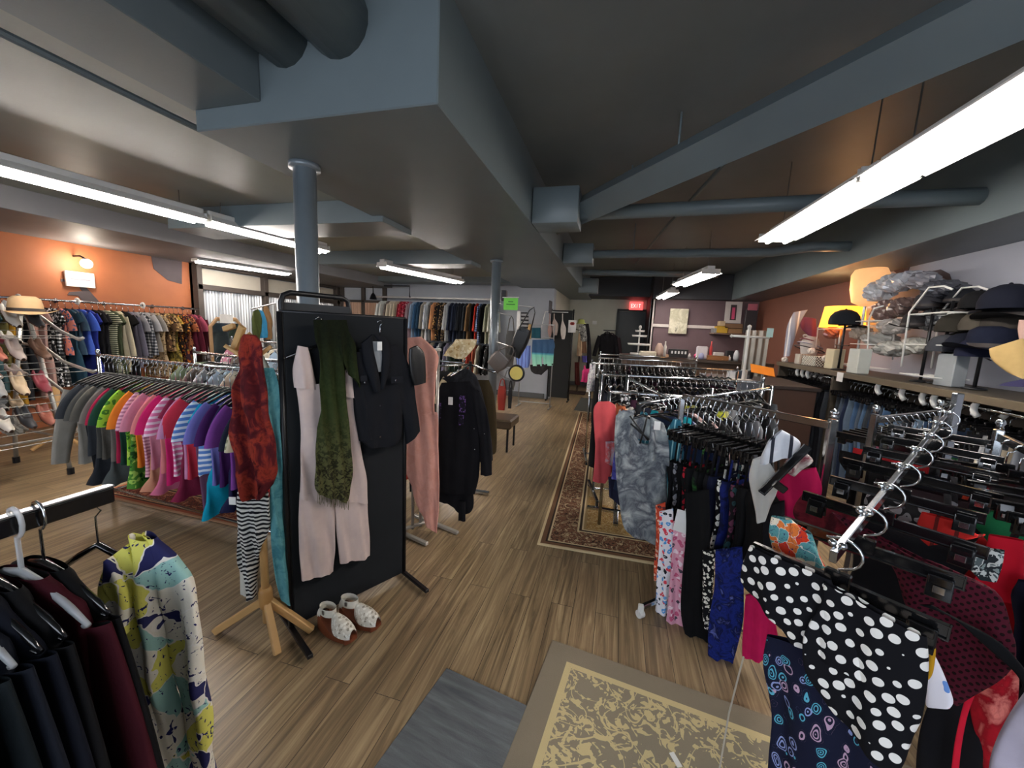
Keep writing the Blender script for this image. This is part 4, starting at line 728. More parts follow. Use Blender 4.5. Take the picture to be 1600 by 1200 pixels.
# ------------------------------------------------------------------ wedge sandals
def wedge(loc, rz, label):
    t = thing('wedge_sandal', label, 'shoe', loc, rz, 'white lace wedge sandals')
    L = .23; so = MB(); prof = [(0, 0), (.1, 0), (.2, 0), (L, .012), (L, .028), (.19, .03), (.12, .045), (.05, .095), (0, .11)]
    rings_ = []
    for i in range(13):
        x = L*i/12; zt = .075 if x < .02 else max(.028, .075-(x-.02)*.43) if x < .13 else .028; zb = 0 if x < .2 else .012*(x-.2)/.03; w = .028+.016*math.sin(math.pi*min(1, x/L*1.1)) if x < .2 else .04*math.sqrt(max(.05, 1-((x-.2)/.034)**2))
        rings_.append([(x, -w, zb), (x, -w, zt), (x, w, zt), (x, w, zb)])
    so.rings(rings_); so.add(rings_[0], [(0,1,2,3)]); so.add(rings_[-1], [(3,2,1,0)])
    obj('wedge_sole', so, flat('7a3c1e', .5), t)
    up = MB(); R = []
    for i in range(9):
        x = .085+.14*i/8; h = .035+.05*math.sin(math.pi*(1-i/8)*.5+.1); w = .042*math.sqrt(max(.12, 1-((x-.16)/.075)**2)); R.append([(x, w*math.cos(a), .028+h*math.sin(a)) for a in [math.pi*k/10 for k in range(11)]])
    up.v = []; 
    n0 = 11
    vs = [p for r_ in R for p in r_]; up.add(vs, [(i*n0+k, i*n0+k+1, (i+1)*n0+k+1, (i+1)*n0+k) for i in range(8) for k in range(n0-1)])
    o = obj('upper', up, C('d8d2c4', 'floral', 'efebe0', 'a09888', s=2.2), t, True)
    an = MB(); R = []
    for i in range(9):
        a = math.pi*(.35+1.3*i/8); R.append((.045+.048*math.cos(a)*-1 , .036*math.sin(a), .135))
    an.rings([[(.045-.05*math.cos(a), .03*math.sin(a), z) for a in [2*math.pi*k/16 for k in range(16)]] for z in (.085, .105, .125)]); an.rings([[(-.002+.012*s_, .03*math.cos(a), .07+.04*math.sin(a)) for a in [math.pi*k/8 for k in range(9)]] for s_ in (0, 1, 2)])
    obj('ankle_strap', an, C('e0dccf'), t, True); obj('buckle', MB().box((.05, -.033, .11), (.014, .004, .02)), STEEL, t); return t
q = atZ(515, 985, 0); wedge((q.x-.06, q.y+.02, 0), math.radians(-12), 'white lace wedge sandal nearest the viewer below the black panel')
wedge((q.x+.0, q.y+.1, 0), math.radians(-4), 'white lace wedge sandal tucked behind its twin below the black panel')
# ------------------------------------------------------------------ racks and clothes beyond the panel
r0, r1 = atZ(632, 838, 0), atZ(680, 822, 0); t = thing('grid_rack', 'white tube rack with close upright bars behind the display panel', 'clothes rack', r0, math.atan2(r1.y-r0.y, r1.x-r0.x)); gl = (r1-r0).length
for k in range(5): obj('upright', MB().tube([(gl*k/4, 0, .04), (gl*k/4, 0, 1.38)], .011, 10), flat('b8b6b0', .3, .5), t, True)
for z in (.06, 1.38): obj('crossbar', MB().box((gl/2, 0, z), (gl+.04, .025, .02)), flat('b8b6b0', .3, .5), t)
for s in (0, 1): obj('foot', MB().box((gl*s, -.0, .02), (.03, .46, .024), rz=.3), flat('b8b6b0', .3, .5), t)
drape('dress', Plane((-1.3, 2.42), .22), [[(632, 528, 658, 526), (630, 540, 684, 552), (632, 580, 682, 585), (632, 640, 679, 640), (628, 655, 685, 648), (629, 700, 685, 700), (640, 755, 687, 750), (655, 795, 686, 795), (668, 822, 682, 833)]], C('d89c8c', 'tie', 'd9a092', 'd49888', 'dca698'), 'long blush pink dress with pointed hem behind the display panel', 'dress', .014, .02, 70, 13)
drape('red_blouse', Plane((-1.3, 2.6), .2), [[(628, 690, 640, 690), (628, 730, 640, 728), (628, 752, 638, 748)]], C('d8402c'), 'orange-red top peeping out under the blush pink dress', 'top', .004, .012)
drape('black_scarf', Plane((-1.3, 2.55), .2), [[(640, 690, 655, 690), (640, 740, 655, 745), (640, 768, 650, 766)]], C('16171a'), 'black garment tail below the blush pink dress', 'top', .005, .012)
KP = Plane((-1.2, 2.75), .18)
kj = drape('jacket', KP, [[(690, 598, 735, 596), (682, 620, 748, 618), (681, 660, 748, 660), (681, 700, 750, 700), (682, 740, 748, 745), (684, 768, 742, 772)],
 [(684, 760, 738, 765), (680, 776, 740, 785), (684, 782, 736, 800), (700, 780, 722, 806)], [(718, 780, 728, 782), (717, 810, 728, 810), (716, 834, 728, 834)],
 [(734, 602, 750, 612), (742, 640, 762, 645), (750, 690, 768, 690), (751, 742, 769, 740)]], C('131318'), 'long black jacket with purple embroidery and silver studs facing the aisle', 'jacket', .008, .02, 55, 14, outs=[0, -.01, .02, .01])
for (xx, yy, sx_, sz_) in ((724, 630, .05, .13), (722, 655, .04, .08), (688, 640, .03, .12)): patch('embroidery', KP, (xx, yy), (sx_, sz_), C('1a1722', 'floral', '6a4c8a', '3c2c58', s=2), kj, .034)
patch('price_tag', KP, (706, 625), (.035, .06), TAGM, kj, .042, 'white price tag')
for p in ((742, 668), (743, 700), (758, 676)): patch('stud', KP, p, (.007, .007), CHROME, kj, .036)
drape('jacket', Plane((-1.2, 2.95), .2), [[(690, 592, 728, 575), (700, 600, 745, 590), (715, 640, 760, 640), (735, 690, 768, 690), (745, 720, 770, 720)]], C('202126', 'tie', '2a2b30', '1a1a1e'), 'dark grey coat behind the embroidered black jacket', 'coat', .008, .025, 50, 15)
drape('coat', Plane((-1.2, 3.2), .2), [[(733, 594, 764, 594), (736, 625, 772, 618), (742, 660, 776, 660), (755, 700, 776, 700), (760, 712, 774, 708)]], C('3c3220'), 'brown olive coat hanging behind the black embroidered jacket', 'coat', .008, .03, 45, 16)
t = thing('arm_rack', 'chrome arm rack holding the black embroidered jacket and brown coat', 'clothes rack', (-1.28, 3.28, 0)); obj('post', MB().tube([(0,0,0), (0,0,1.25)], .014, 10), CHROME, t, True); obj('foot', MB().box((0,0,.02), (.45,.04,.03)).box((0,0,.02), (.04,.45,.03)), CHROME, t)
for dx, dy, dz in ((.06, -.56, -.04), (-.35, -.3, -.02), (.3, -.2, -.03)): obj('arm', MB().tube([(0,0,1.22), (dx, dy, 1.22+dz)], .01, 8), CHROME, t, True)
drape('skirt', Plane((-1.7, 3.5), .1), [[(712, 530, 746, 530), (704, 541, 740, 545), (692, 555, 724, 562)]], C('c8b48c', 'floral', 'e0d4b4', 'a88c60'), 'cream patterned cloth thrown over the chrome arms', 'cloth', .01, .012, 60, 17)
t = rack((-2.2, 3.72), (-1.45, 3.55), 1.2, 'chrome rack with folded cream cloth in front of the back wall rails'); hang_row('the chrome rack under the cream cloth', (-2.15, 3.71, 1.2), (-1.5, 3.56, 1.2), [(T, 'grey tank', C('74767a'), .5), (T, 'white tank', C('cfcfca'), .5), (T, 'black striped tank', C('1c1c20', 'stripe', 'd0d0d0'), .5), (T, 'dark tank', C('24262a'), .5), (T, 'beige tank', C('b8a88c'), .5)], 'tanks on the chrome rack', drop=.1)
t = thing('bench', 'low dark brown padded bench on black legs by the walkway', 'bench', (-1.62, 4.68, 0)); obj('seat', MB().box((0, 0, .38), (.86, .42, .12), bev=.02), flat('4a3c2a', .4), t)
for a in (-1, 1):
    for b in (-1, 1): obj('leg', MB().tube([(a*.38, b*.16, .33), (a*.38, b*.16, .02)], .014, 8), BLACKM, t)
# bags on the far post
def bag(px, w, h, d, Y, mat, label, strap=.2, rz=0, name='handbag', tilt=0):
    q = atY(*px, Y); t = thing(name, label, 'bag', q); t.rotation_euler = (0, tilt, rz)
    body_ = MB(); R = []
    for i in range(9):
        a = i/8; z = h/2-h*a; ww = w/2*(.82+.18*math.sin(math.pi*min(1, a*1.2))); dd = d/2*(.5+.5*math.sin(math.pi*(.15+.7*a))); R.append([(ww*max(-1, min(1, 1.25*math.cos(u))), dd*max(-1, min(1, 1.25*math.sin(u))), z) for u in [2*math.pi*k/20 for k in range(20)]])
    body_.rings(R); body_.add(R[0], [tuple(range(20))]); body_.add(R[-1], [tuple(range(19, -1, -1))]); obj('bag_body', body_, mat, t, True)
    if strap: obj('strap', MB().tube([(-w*.4, 0, h*.45), (-w*.2, 0, h*.5+strap*.8), (0, 0, h*.5+strap), (w*.2, 0, h*.5+strap*.8), (w*.4, 0, h*.45)], .008, 6, flat=.5), mat, t, True)
    if strap:
        Mi = Matrix.LocRotScale(t.location, t.rotation_euler, None).inverted(); e_ = Vector((-1.72+.06*(1 if q.x > -1.72 else -1), 5.24, (t.matrix_basis @ Vector((0, 0, h*.5+strap))).z+.05)); obj('hook', MB().tube([(0, 0, h*.5+strap), Mi @ e_], .004, 6), STEEL, t)
    obj('flap', MB().box((0, -d*.5, h*.22), (w*.8, .01, h*.35)), mat, t); return t
bag((812, 535), .2, .4, .12, 5.05, flat('141517', .4), 'black leather backpack hanging from the far grey post', .3, name='backpack', tilt=.35)
bag((779, 565), .26, .24, .04, 4.95, flat('6c6460', .3, .3), 'metallic taupe clutch hung cornerwise on the far post', .16, tilt=.75, name='clutch_bag')
bag((795, 600), .17, .16, .06, 5.0, flat('8a8c8c', .3, .6), 'small silver grey bag below the taupe clutch', .12)
bag((784, 622), .11, .33, .06, 4.95, flat('a03226', .5), 'narrow red bag hanging lowest on the far post', .1)
bag((797, 545), .12, .5, .1, 5.2, flat('5c5a56', .7), 'grey fabric tote hanging behind the taupe clutch', .2, name='tote_bag')
bag((797, 622), .05, .28, .04, 4.9, flat('141416', .6), 'slim black strap bag beside the narrow red bag', .1)
q = atY(807, 583, 4.9); t = thing('round_mirror', 'round pale yellow disc in a thick black rim near the far post', 'mirror', q); RX = Matrix.Rotation(math.pi/2, 3, 'X')
obj('disc', MB().lathe([(.001, .012), (.088, .012), (.088, -.01), (.001, -.01)], n=28, M=RX, cap=False), flat('e0d070', .6), t); obj('rim', MB().tube([(.098*math.cos(a), 0, .098*math.sin(a)) for a in [2*math.pi*k/30 for k in range(30)]], .016, 10, True), BLACKM, t, True); obj('cord', MB().tube([(0, 0, .1), (-.05, .05, .3), (-.1, .2, .42)], .004, 5), BLACKM, t)
q = atY(798, 475, 5.12); t = thing('hanging_sign', 'bright green paper sign with two printed lines beside the far post', 'sign', q); obj('sheet', MB().box((0, 0, 0), (.2, .004, .16)), flat('7ee05a', .8), t); obj('clip_rod', MB().tube([(-.12, 0, .085), (.11, 0, .09)], .005, 6), WHITEP, t)
for k, w in enumerate((.07, .12)): obj('printed_line', MB().box((0, -.003, .03-.035*k), (w, .001, .012)), flat('3a7a34'), t)
q = atY(788, 462, 5.2); t = thing('wall_speaker', 'small black speaker behind the green sign on the far post', 'speaker', q); obj('case', MB().box((0, 0, 0), (.07, .08, .14)), BLACKM, t); obj('grille', MB().box((0, -.042, -.02), (.055, .006, .08)), flat('2c2c2e'), t)
q = atY(801, 437, 8.2); o = obj('security_camera', MB().lathe([(.05, .03), (.05, 0), (.035, -.03), (.001, -.045)], n=16).tube([(0,0,.03), (0,0,.12)], .012, 8), BLACKM, None, True, q); tag(o, 'tiny black dome camera on the ceiling edge near the grey wall', 'camera')
# display of board shorts and towels before the grey wall
t = thing('stand_rack', 'thin chrome floor stand carrying board shorts by the grey wall', 'clothes rack', (-1.56, 7.62, 0)); f_ = flat('b8bcc0', .3, .7)
for s in (-1, 1): obj('post', MB().tube([(s*.33, 0, 0), (s*.33, 0, 1.68)], .011, 8), f_, t, True); obj('foot', MB().box((s*.33, 0, .02), (.03, .4, .02)), f_, t)
for z in (.1, 1.42, 1.68): obj('bar', MB().tube([(-.33, 0, z), (.33, 0, z)], .01, 8), f_, t, True)
GP = Plane((-1.6, 7.52), .08)
BS = N('board_shorts', .7); v = BS.co('Object'); sp = BS.n('ShaderNodeSeparateXYZ'); BS.t.links.new(v, sp.inputs[0]); BS.col(BS.ramp(BS.math('MULTIPLY', sp.outputs[2], -1.9), [(0, '1f4468'), (.52, '244e74'), (.56, '3f90a8'), (.63, '7cc8b4'), (1, '98d8c0')]))
sh = drape('board_shorts', GP, [[(832, 531, 865, 530), (831, 545, 866, 545), (831, 556, 848, 557), (832, 572, 847, 572)], [(838, 545, 866, 545), (848, 557, 865, 556), (849, 572, 864, 571)]], BS.m, 'blue and mint colour-block board shorts in front of the grey wall', 'shorts', .01, .02, 50, 18)
drape('pouch', GP, [[(828, 570, 866, 568), (830, 580, 850, 582), (836, 584, 846, 586)]], C('2c2a2c'), 'dark bag hanging just under the blue board shorts', 'bag', .01, .03, 40, 19)
drape('swim_shorts', Plane((-1.6, 7.57), .08), [[(806, 541, 829, 540), (806, 560, 829, 560), (808, 576, 826, 574)]], C('7a94d8', 'vstripe', '4a4a8c', s=.5), 'blue and violet striped swim trunks beside the board shorts', 'shorts', .01, .02, 60, 20)
drape('towel', Plane((-1.6, 7.58), .08), [[(814, 488, 826, 488), (814, 515, 826, 515), (815, 532, 826, 532)]], C('8a8c8e', 'stripe', '2c2c30', s=.5), 'black and grey striped towel hung high by the grey wall', 'towel', .006, .012, 60, 21)
drape('towel', Plane((-1.6, 7.58), .08), [[(808, 486, 813, 486), (807, 510, 812, 510), (807, 526, 811, 526)]], C('e0e0e0'), 'narrow white cloth hung beside the striped towel', 'towel', .004, .01, 60, 22)
drape('tote_bag', Plane((-1.6, 7.57), .08), [[(826, 507, 831, 507), (822, 528, 830, 530)]], C('b09468'), 'tan bag hung between striped towel and teal bag', 'bag', .004, .02, 40, 23)
drape('tote_bag', Plane((-1.6, 7.57), .08), [[(831, 512, 845, 512), (830, 528, 845, 529)]], C('1c4a58'), 'teal bag with long dark straps by the grey wall', 'bag', .004, .02, 40, 24)
for i, (x0, x1, y0, y1, c, w_) in enumerate(((856, 862, 512, 527, 'b89890', 'dusty pink'), (863, 872, 506, 524, 'b4a49c', 'beige'), (876, 884, 512, 530, 'd8d0c8', 'ivory'))):
    drape('bra', Plane((-1.4, 8.45), .05), [[(x0+2, 490, x0+4, 490), (x0+2, (490+y0)/2, x0+4, (490+y0)/2), (x0, y0, x1, y0), (x0, (y0+y1)/2, x1, (y0+y1)/2), (x0+2, y1, x1-2, y1)]], C(c), w_+' bra hanging on the rail before the black divider', 'bra', .004, .02, 60, 30+i)
qa, qb = atY(852, 487, 8.46), atY(888, 488, 8.46); o = obj('wall_rail', MB().tube([(qa.x, qa.y, qa.z), (qb.x, qb.y, qa.z)], .008, 8).tube([(qa.x, qa.y, qa.z), (qa.x-.1, qa.y, qa.z-.5)], .008, 8), WHITEP); tag(o, 'short white rail with bras in front of the black divider', 'rail')
# black divider screens
qa, qb = atY(863, 478, 8.62), atY(897, 480, 8.62); t = thing('divider_screen', 'matt black folding divider at the corridor mouth', 'divider', ((qa.x+qb.x)/2, 8.62, 0)); W_ = qb.x-qa.x
obj('board', MB().box((0, 0, 1.05), (W_-.04, .03, 1.95)), flat('1c1f20', .8), t)
for s in (-1, 1): obj('post', MB().tube([(s*W_/2, 0, .02), (s*W_/2, 0, 2.05)], .016, 8), BLACKM, t, True); obj('foot', MB().box((s*W_/2, 0, .02), (.03, .35, .03)), BLACKM, t)
q = atY(894, 510, 8.58); o = obj('paper_notice', MB().box((0, 0, 0), (.17, .006, .27)), PAPER, None, loc=q); tag(o, 'white paper notice with a red heart clipped to the black divider', 'sign')
obj('heart', MB().lathe([(.001, .004), (.035, .004), (.035, -.004), (.001, -.004)], (-.015, -.004, .06), 12, M=Matrix.Rotation(math.pi/2, 3, 'X'), cap=False).lathe([(.001, .004), (.035, .004), (.035, -.004), (.001, -.004)], (.015, -.004, .06), 12, M=Matrix.Rotation(math.pi/2, 3, 'X'), cap=False), flat('d05048'), o)
# corridor
q = atZ(912, 602, 0); t = thing('bag_stand', 'dark stand loaded with bags at the corridor entrance', 'stand', (-.92, 9.9, 0))
obj('pole', MB().tube([(0,0,0), (0,0,1.75)], .02, 8), flat('3a2420'), t); obj('base', MB().box((0,0,.03), (.45,.35,.04)), flat('3a2420'), t); [obj('hook_arm', MB().tube([(0,0,z), (.16*s, -.05, z+.05)], .01, 6), flat('3a2420'), t) for z, s in ((1.6, 1), (1.6, -1), (1.3, 1))]
CPn = Plane((-1, 9.8), .05)
for rows, m, lb, cat, nm in (
 ([(904, 520, 907, 520), (902, 540, 910, 540), (901, 556, 909, 556)], C('c0a484'), 'beige pointed scarf on the corridor bag stand', 'scarf', 'scarf'),
 ([(912, 505, 920, 506), (917, 530, 923, 530), (917, 560, 924, 560), (914, 590, 922, 590)], C('1e1c20'), 'long black bag strap bundle on the corridor bag stand', 'bag', 'shoulder_bag'),
 ([(905, 508, 918, 508), (904, 522, 918, 522), (907, 532, 917, 533)], C('8a8a86', 'floral', '3a3a3c', 'c8c8c0'), 'grey patterned bag high on the corridor stand', 'bag', 'shoulder_bag'),
 ([(908, 534, 916, 534), (908, 552, 917, 552)], C('7a5c48'), 'brown leather bag in the middle of the corridor stand', 'bag', 'shoulder_bag'),
 ([(909, 556, 919, 556), (910, 566, 918, 566)], C('5a56a0'), 'violet blue bag low on the corridor stand', 'bag', 'shoulder_bag'),
 ([(898, 566, 905, 566), (898, 600, 906, 602)], C('4a1c18'), 'dark red cloth hanging beside the black divider', 'cloth', 'cloth')):
    drape(nm, CPn, [rows], m, lb, cat, .008, .04, 40, 40)
o = obj('hat', MB().lathe([(.13, 0), (.13, .012), (.085, .02), (.08, .09), (.05, .11), (.001, .115)], n=18, cap=False), flat('a8b060', .8), None, True, atY(908, 506, 9.8)); tag(o, 'yellow-green hat on top of the corridor bag stand', 'hat')
t = thing('coat_stand', 'black T-shaped coat stand in the far corridor', 'coat stand', atZ(942, 612, 0)); tz = atY(942, 516, t.location.y).z
obj('pole', MB().tube([(0,0,0), (0,0,tz)], .016, 8), STEEL, t); obj('crossbar', MB().box((.06, 0, tz), (.34, .03, .03)), BLACKM, t); obj('base', MB().box((0,0,.03), (.5,.3,.04)), BLACKM, t)
o = link('coat', gmesh('coat', 1, 1.1), None, (t.location.x, t.location.y-.06, tz-.07), .1); aim(o, C('17161a')); tag(o, 'long black coat on the corridor coat stand', 'coat')
o = link('jacket', gmesh('jacket', 2), None, (t.location.x+.12, t.location.y+.1, tz-.1), .5); aim(o, C('3a2c30')); tag(o, 'brown jacket behind the long black corridor coat', 'jacket')
t = thing('exit_sign', 'red lit exit sign over the dark door', 'exit sign', atY(994, 478, 11.44)); obj('box', MB().box((0, 0, 0), (.36, .06, .22)), flat('e04a48', .5, emit=1.2), t)
lt = MB()
for k, segs in enumerate((((0,0,.012,.1,0),(.025,.044,.05,.012,0),(.025,0,.045,.012,0),(.025,-.044,.05,.012,0)), ((.02,0,.012,.115,.5),(.02,0,.012,.115,-.5)), ((.02,0,.012,.1,0),), ((.025,.044,.06,.012,0),(.025,0,.012,.1,0)))):
    for x, z, w, h, a in segs: lt.box((-.13+k*.066+x, -.033, z), (w, .006, h), ry=a)
obj('lettering', lt, flat('ffb0a8', .5, emit=1.2), t)
o = obj('wall_switch', MB().box((0, 0, 0), (.12, .03, .1)), WHITEP, None, loc=atY(929, 504, 11.47)); tag(o, 'small white switch plate on the far corridor wall', 'switch')
o = obj('wall_vent', MB().box((0, 0, 0), (.02, .3, .26)), flat('4c4c50'), None, loc=atX(860, 480, -1.445)); tag(o, 'dark square grille on the corridor side wall', 'vent')
# ------------------------------------------------------------------ tunic, vest and long swimwear pieces near the aisle
drape('vest', Plane((-.1, 2.86), .5), [[(934, 628, 952, 627), (927, 640, 962, 636), (928, 670, 962, 665), (930, 700, 960, 700), (928, 730, 955, 735), (926, 752, 946, 755)]], C('d0555a'), 'coral pink sleeveless vest at the aisle end of its rack', 'vest', .006, .014, 60, 50)
drape('blouse', Plane((-.04, 2.84), .5), [[(946, 690, 964, 690), (946, 712, 962, 716), (944, 722, 958, 728)]], C('c8a8a4', 'tie', 'b8b8c0', 'd05a5c'), 'coral and silver folded cloth beside the coral vest', 'cloth', .006, .012, 60, 51)
drape('black_cardigan', Plane((-.16, 2.95), .5), [[(926, 650, 934, 650), (922, 690, 932, 690), (920, 728, 930, 732)]], C('1a1b1c'), 'narrow black cardigan just behind the coral vest', 'cardigan', .004, .012, 60, 52)
drape('blouse', Plane((.0, 2.75), .45), [[(963, 662, 985, 655), (960, 700, 984, 700), (958, 730, 980, 735), (956, 748, 975, 748)]], C('4a4c9c', 'floral', '6a6cc0', '383a80'), 'periwinkle patterned blouse between coral vest and tie-dye tunic', 'blouse', .01, .016, 70, 53)
drape('white_blouse', Plane((.06, 2.9), .45), [[(968, 640, 1000, 634), (964, 660, 990, 660), (962, 685, 980, 690)]], C('cfcfc6', 'tie', 'dcdcd4', 'b8b8b0'), 'white ruffled blouse above the periwinkle blouse', 'blouse', .01, .016, 70, 54)
drape('skirt', Plane((.0, 2.8), .45), [[(950, 745, 985, 745), (952, 775, 985, 780), (955, 778, 980, 800)]], C('2a2c44'), 'dark indigo skirt hanging below the periwinkle blouse', 'skirt', .01, .016, 70, 55)
TDm = C('b4b8b8', 'tie', '50555e', '8e9496', 'c0c4c0', s=.8)
TP = Plane((.15, 2.35), .12)
td = drape('tunic', TP, [[(962, 650, 975, 640), (960, 680, 1000, 690), (960, 700, 1040, 700), (963, 745, 1042, 745), (968, 790, 1044, 790), (975, 825, 1044, 825), (990, 838, 1036, 852)],
  [(966, 642, 992, 640), (962, 665, 985, 668), (961, 690, 984, 690), (960, 712, 982, 715)],
  [(1015, 650, 1036, 660), (1015, 670, 1042, 680), (1012, 695, 1044, 705), (1010, 715, 1044, 725)],
  [(980, 652, 1018, 652), (980, 668, 1020, 672), (985, 685, 1018, 688)]], TDm, 'long grey tie-dye tunic with crossed black neck straps facing the aisle', 'tunic', .01, .018, 60, 56, outs=[0, .012, .012, -.02])
for a, b in (((983, 648), (1010, 685)), ((1010, 648), (998, 690)), ((984, 660), (1012, 684))):
    pa_, pb_ = TP.hit(*a), TP.hit(*b); Li = Matrix.LocRotScale(td.location, td.rotation_euler, None).inverted(); o = obj('neck_strap', MB().tube([Li @ TP.to(*pa_, .03), Li @ TP.to((pa_[0]+pb_[0])/2, (pa_[1]+pb_[1])/2, .045), Li @ TP.to(*pb_, .04)], .005, 6), flat('101012'), td, True)
patch('price_tag', TP, (1024, 662), (.035, .05), TAGM, td, .05, 'white price tag')
mini_hanger(TP, (968, 662), (1042, 668), (1005, 632), 'black hanger inside the grey tie-dye tunic', out=-.012)
LB = Plane((.30, 2.2), -.35)
long = [
 ('swimsuit_cover', 'orange and red flower-print beach wrap, first of the long swim pieces', [(1024, 790, 1040, 785), (1025, 840, 1040, 840), (1022, 880, 1038, 880), (1022, 905, 1034, 905)], C('c84a30', 'floral', 'e87858', '3a3038', 'f0c8b0', s=1.6)),
 ('beach_wrap', 'blue and white printed beach wrap beside the orange flower wrap', [(1030, 800, 1052, 795), (1030, 850, 1052, 850), (1026, 900, 1048, 900), (1024, 950, 1046, 950), (1023, 970, 1040, 974)], C('e8e6ec', 'floral', '58a0dc', '20242e', 'e04858', s=1.4)),
 ('beach_wrap', 'pink blossom-print long wrap with pale ragged hem', [(1052, 815, 1078, 810), (1050, 860, 1078, 860), (1046, 910, 1074, 910), (1042, 960, 1070, 960), (1038, 990, 1080, 985), (1046, 1010, 1066, 1012)], C('dca0b4', 'floral', 'f0dce4', '4c4450', 'c45a7c', s=1.3)),
 ('black_swim_dress', 'plain black swim dress between blossom wrap and white leaf print', [(1070, 770, 1108, 765), (1072, 830, 1110, 830), (1066, 900, 1108, 900), (1064, 960, 1108, 965), (1074, 1000, 1108, 1005), (1090, 1028, 1106, 1034)], C('101012')),
 ('scarf', 'narrow black scarf with white leaf print on the tube rack', [(1098, 860, 1118, 860), (1098, 900, 1116, 900), (1097, 950, 1112, 950), (1100, 978, 1108, 982)], C('121214', 'floral', 'ece8dc', 'd8d4c8', s=2)),
 ('swim_skirt', 'royal blue swirl-print long swim skirt, longest on the tube rack', [(1118, 860, 1160, 855), (1116, 920, 1162, 920), (1108, 970, 1160, 975), (1106, 1020, 1148, 1020), (1108, 1052, 1142, 1052), (1120, 1070, 1138, 1070), (1120, 1088, 1140, 1090)], C('10153c', 'tie', '1a2a78', '0c1034', '6470b8', s=2)),
 ('swim_skirt', 'hot pink flared swim skirt behind the royal blue print', [(1165, 930, 1200, 925), (1162, 970, 1210, 965), (1160, 1005, 1216, 1000), (1160, 1030, 1214, 1022)], C('c81858'))]
for i, (nm, lab, rows, m) in enumerate(long):
    P = Plane((.30+.055*i, 2.22-.06*i), -.15); drape(nm, P, [rows], m, lab, 'swimwear', .012, .016, 70, 60+i)
for px, py, lb in ((1066, 815, 'large white tag on the pink blossom-print wrap'), (1084, 873, 'white card tag on the plain black swim dress'), (1101, 880, 'cream card tag hanging over the white leaf print scarf')):
    P = Plane((.32, 2.08), -.15); q = P.to(*P.hit(px, py)); o = obj('price_tag', MB().box((0, 0, 0), (.07, .004, .12) if py < 850 else (.075, .004, .075)), TAGM, None, loc=q, rz=-.15); o.rotation_euler.y = .1; tag(o, lb, 'price tag', None)
    obj('string', MB().tube([(0, 0, .05), (.01, .03, .12)], .0015, 4), TAGM, o)
# white and black tops at the post end of the tube rack
WPn = Plane((.95, 1.72), -.2)
wb = drape('bikini', WPn, [[(1180, 796, 1192, 792), (1172, 815, 1215, 822), (1176, 842, 1210, 840), (1182, 870, 1204, 858), (1183, 888, 1198, 886)]][0:0] or [[(1176, 718, 1196, 712), (1170, 745, 1216, 748), (1176, 780, 1212, 772), (1180, 800, 1204, 790), (1182, 818, 1196, 812)]], C('d4d2cc'), 'white swim top with pointed cups on the end of the tube rack', 'swimwear', .008, .02, 60, 70)
drape('bikini', WPn, [[(1200, 690, 1222, 672), (1190, 708, 1250, 690), (1186, 722, 1240, 712)]], C('c8ccd4', 'vstripe', '2c2e38', s=.6), 'black and white striped bikini top below the chrome tube end', 'swimwear', .01, .03, 60, 71)
drape('bikini', Plane((1.0, 1.78), -.2), [[(1226, 722, 1250, 700), (1226, 735, 1270, 718), (1240, 745, 1258, 728)]], C('d8d4cc', 'tie', 'ccc8c0', '7a2438'), 'white and burgundy bikini cup beside the chrome post', 'swimwear', .008, .02, 60, 72)
drape('bikini', Plane((1.05, 1.85), -.2), [[(1218, 745, 1275, 730), (1212, 770, 1285, 765), (1222, 790, 1275, 800), (1228, 825, 1255, 830)]], C('c01858'), 'magenta swim skirt hanging behind the white pointed top', 'swimwear', .01, .02, 60, 73)
drape('swim_dress', Plane((1.0, 1.8), -.2), [[(1196, 790, 1226, 782), (1192, 830, 1226, 830), (1196, 880, 1222, 880)]], C('17161c'), 'black swim piece hanging below the magenta skirt', 'swimwear', .008, .02, 60, 74)
for k, (x0, y0, x1, y1) in enumerate(((1190, 770, 1262, 698),)):
    P = Plane((.95, 1.66), -.2); a, b = P.hit(x0, y0), P.hit(x1, y1); t = thing('clip_hanger', 'black open-ended clip hanger holding the white pointed swim top', 'hanger', P.to((a[0]+b[0])/2, (a[1]+b[1])/2), -.2)
    L = math.hypot(b[0]-a[0], b[1]-a[1]); t.rotation_euler = (0, -math.atan2(b[1]-a[1], b[0]-a[0]), -.2); bb = MB(); [bb.box((0, 0, z), (L, .014, .004)) for z in (-.012, .012)]; [bb.box((s*L/2, 0, 0), (.004, .014, .028)) for s in (-1, 1)]; bb.box((0,0,0), (L, .004, .02)); obj('clip_bar', bb, BLACKP, t); obj('clip', MB().box((-L*.25, 0, -.03), (.03, .02, .05)), BLACKP, t)
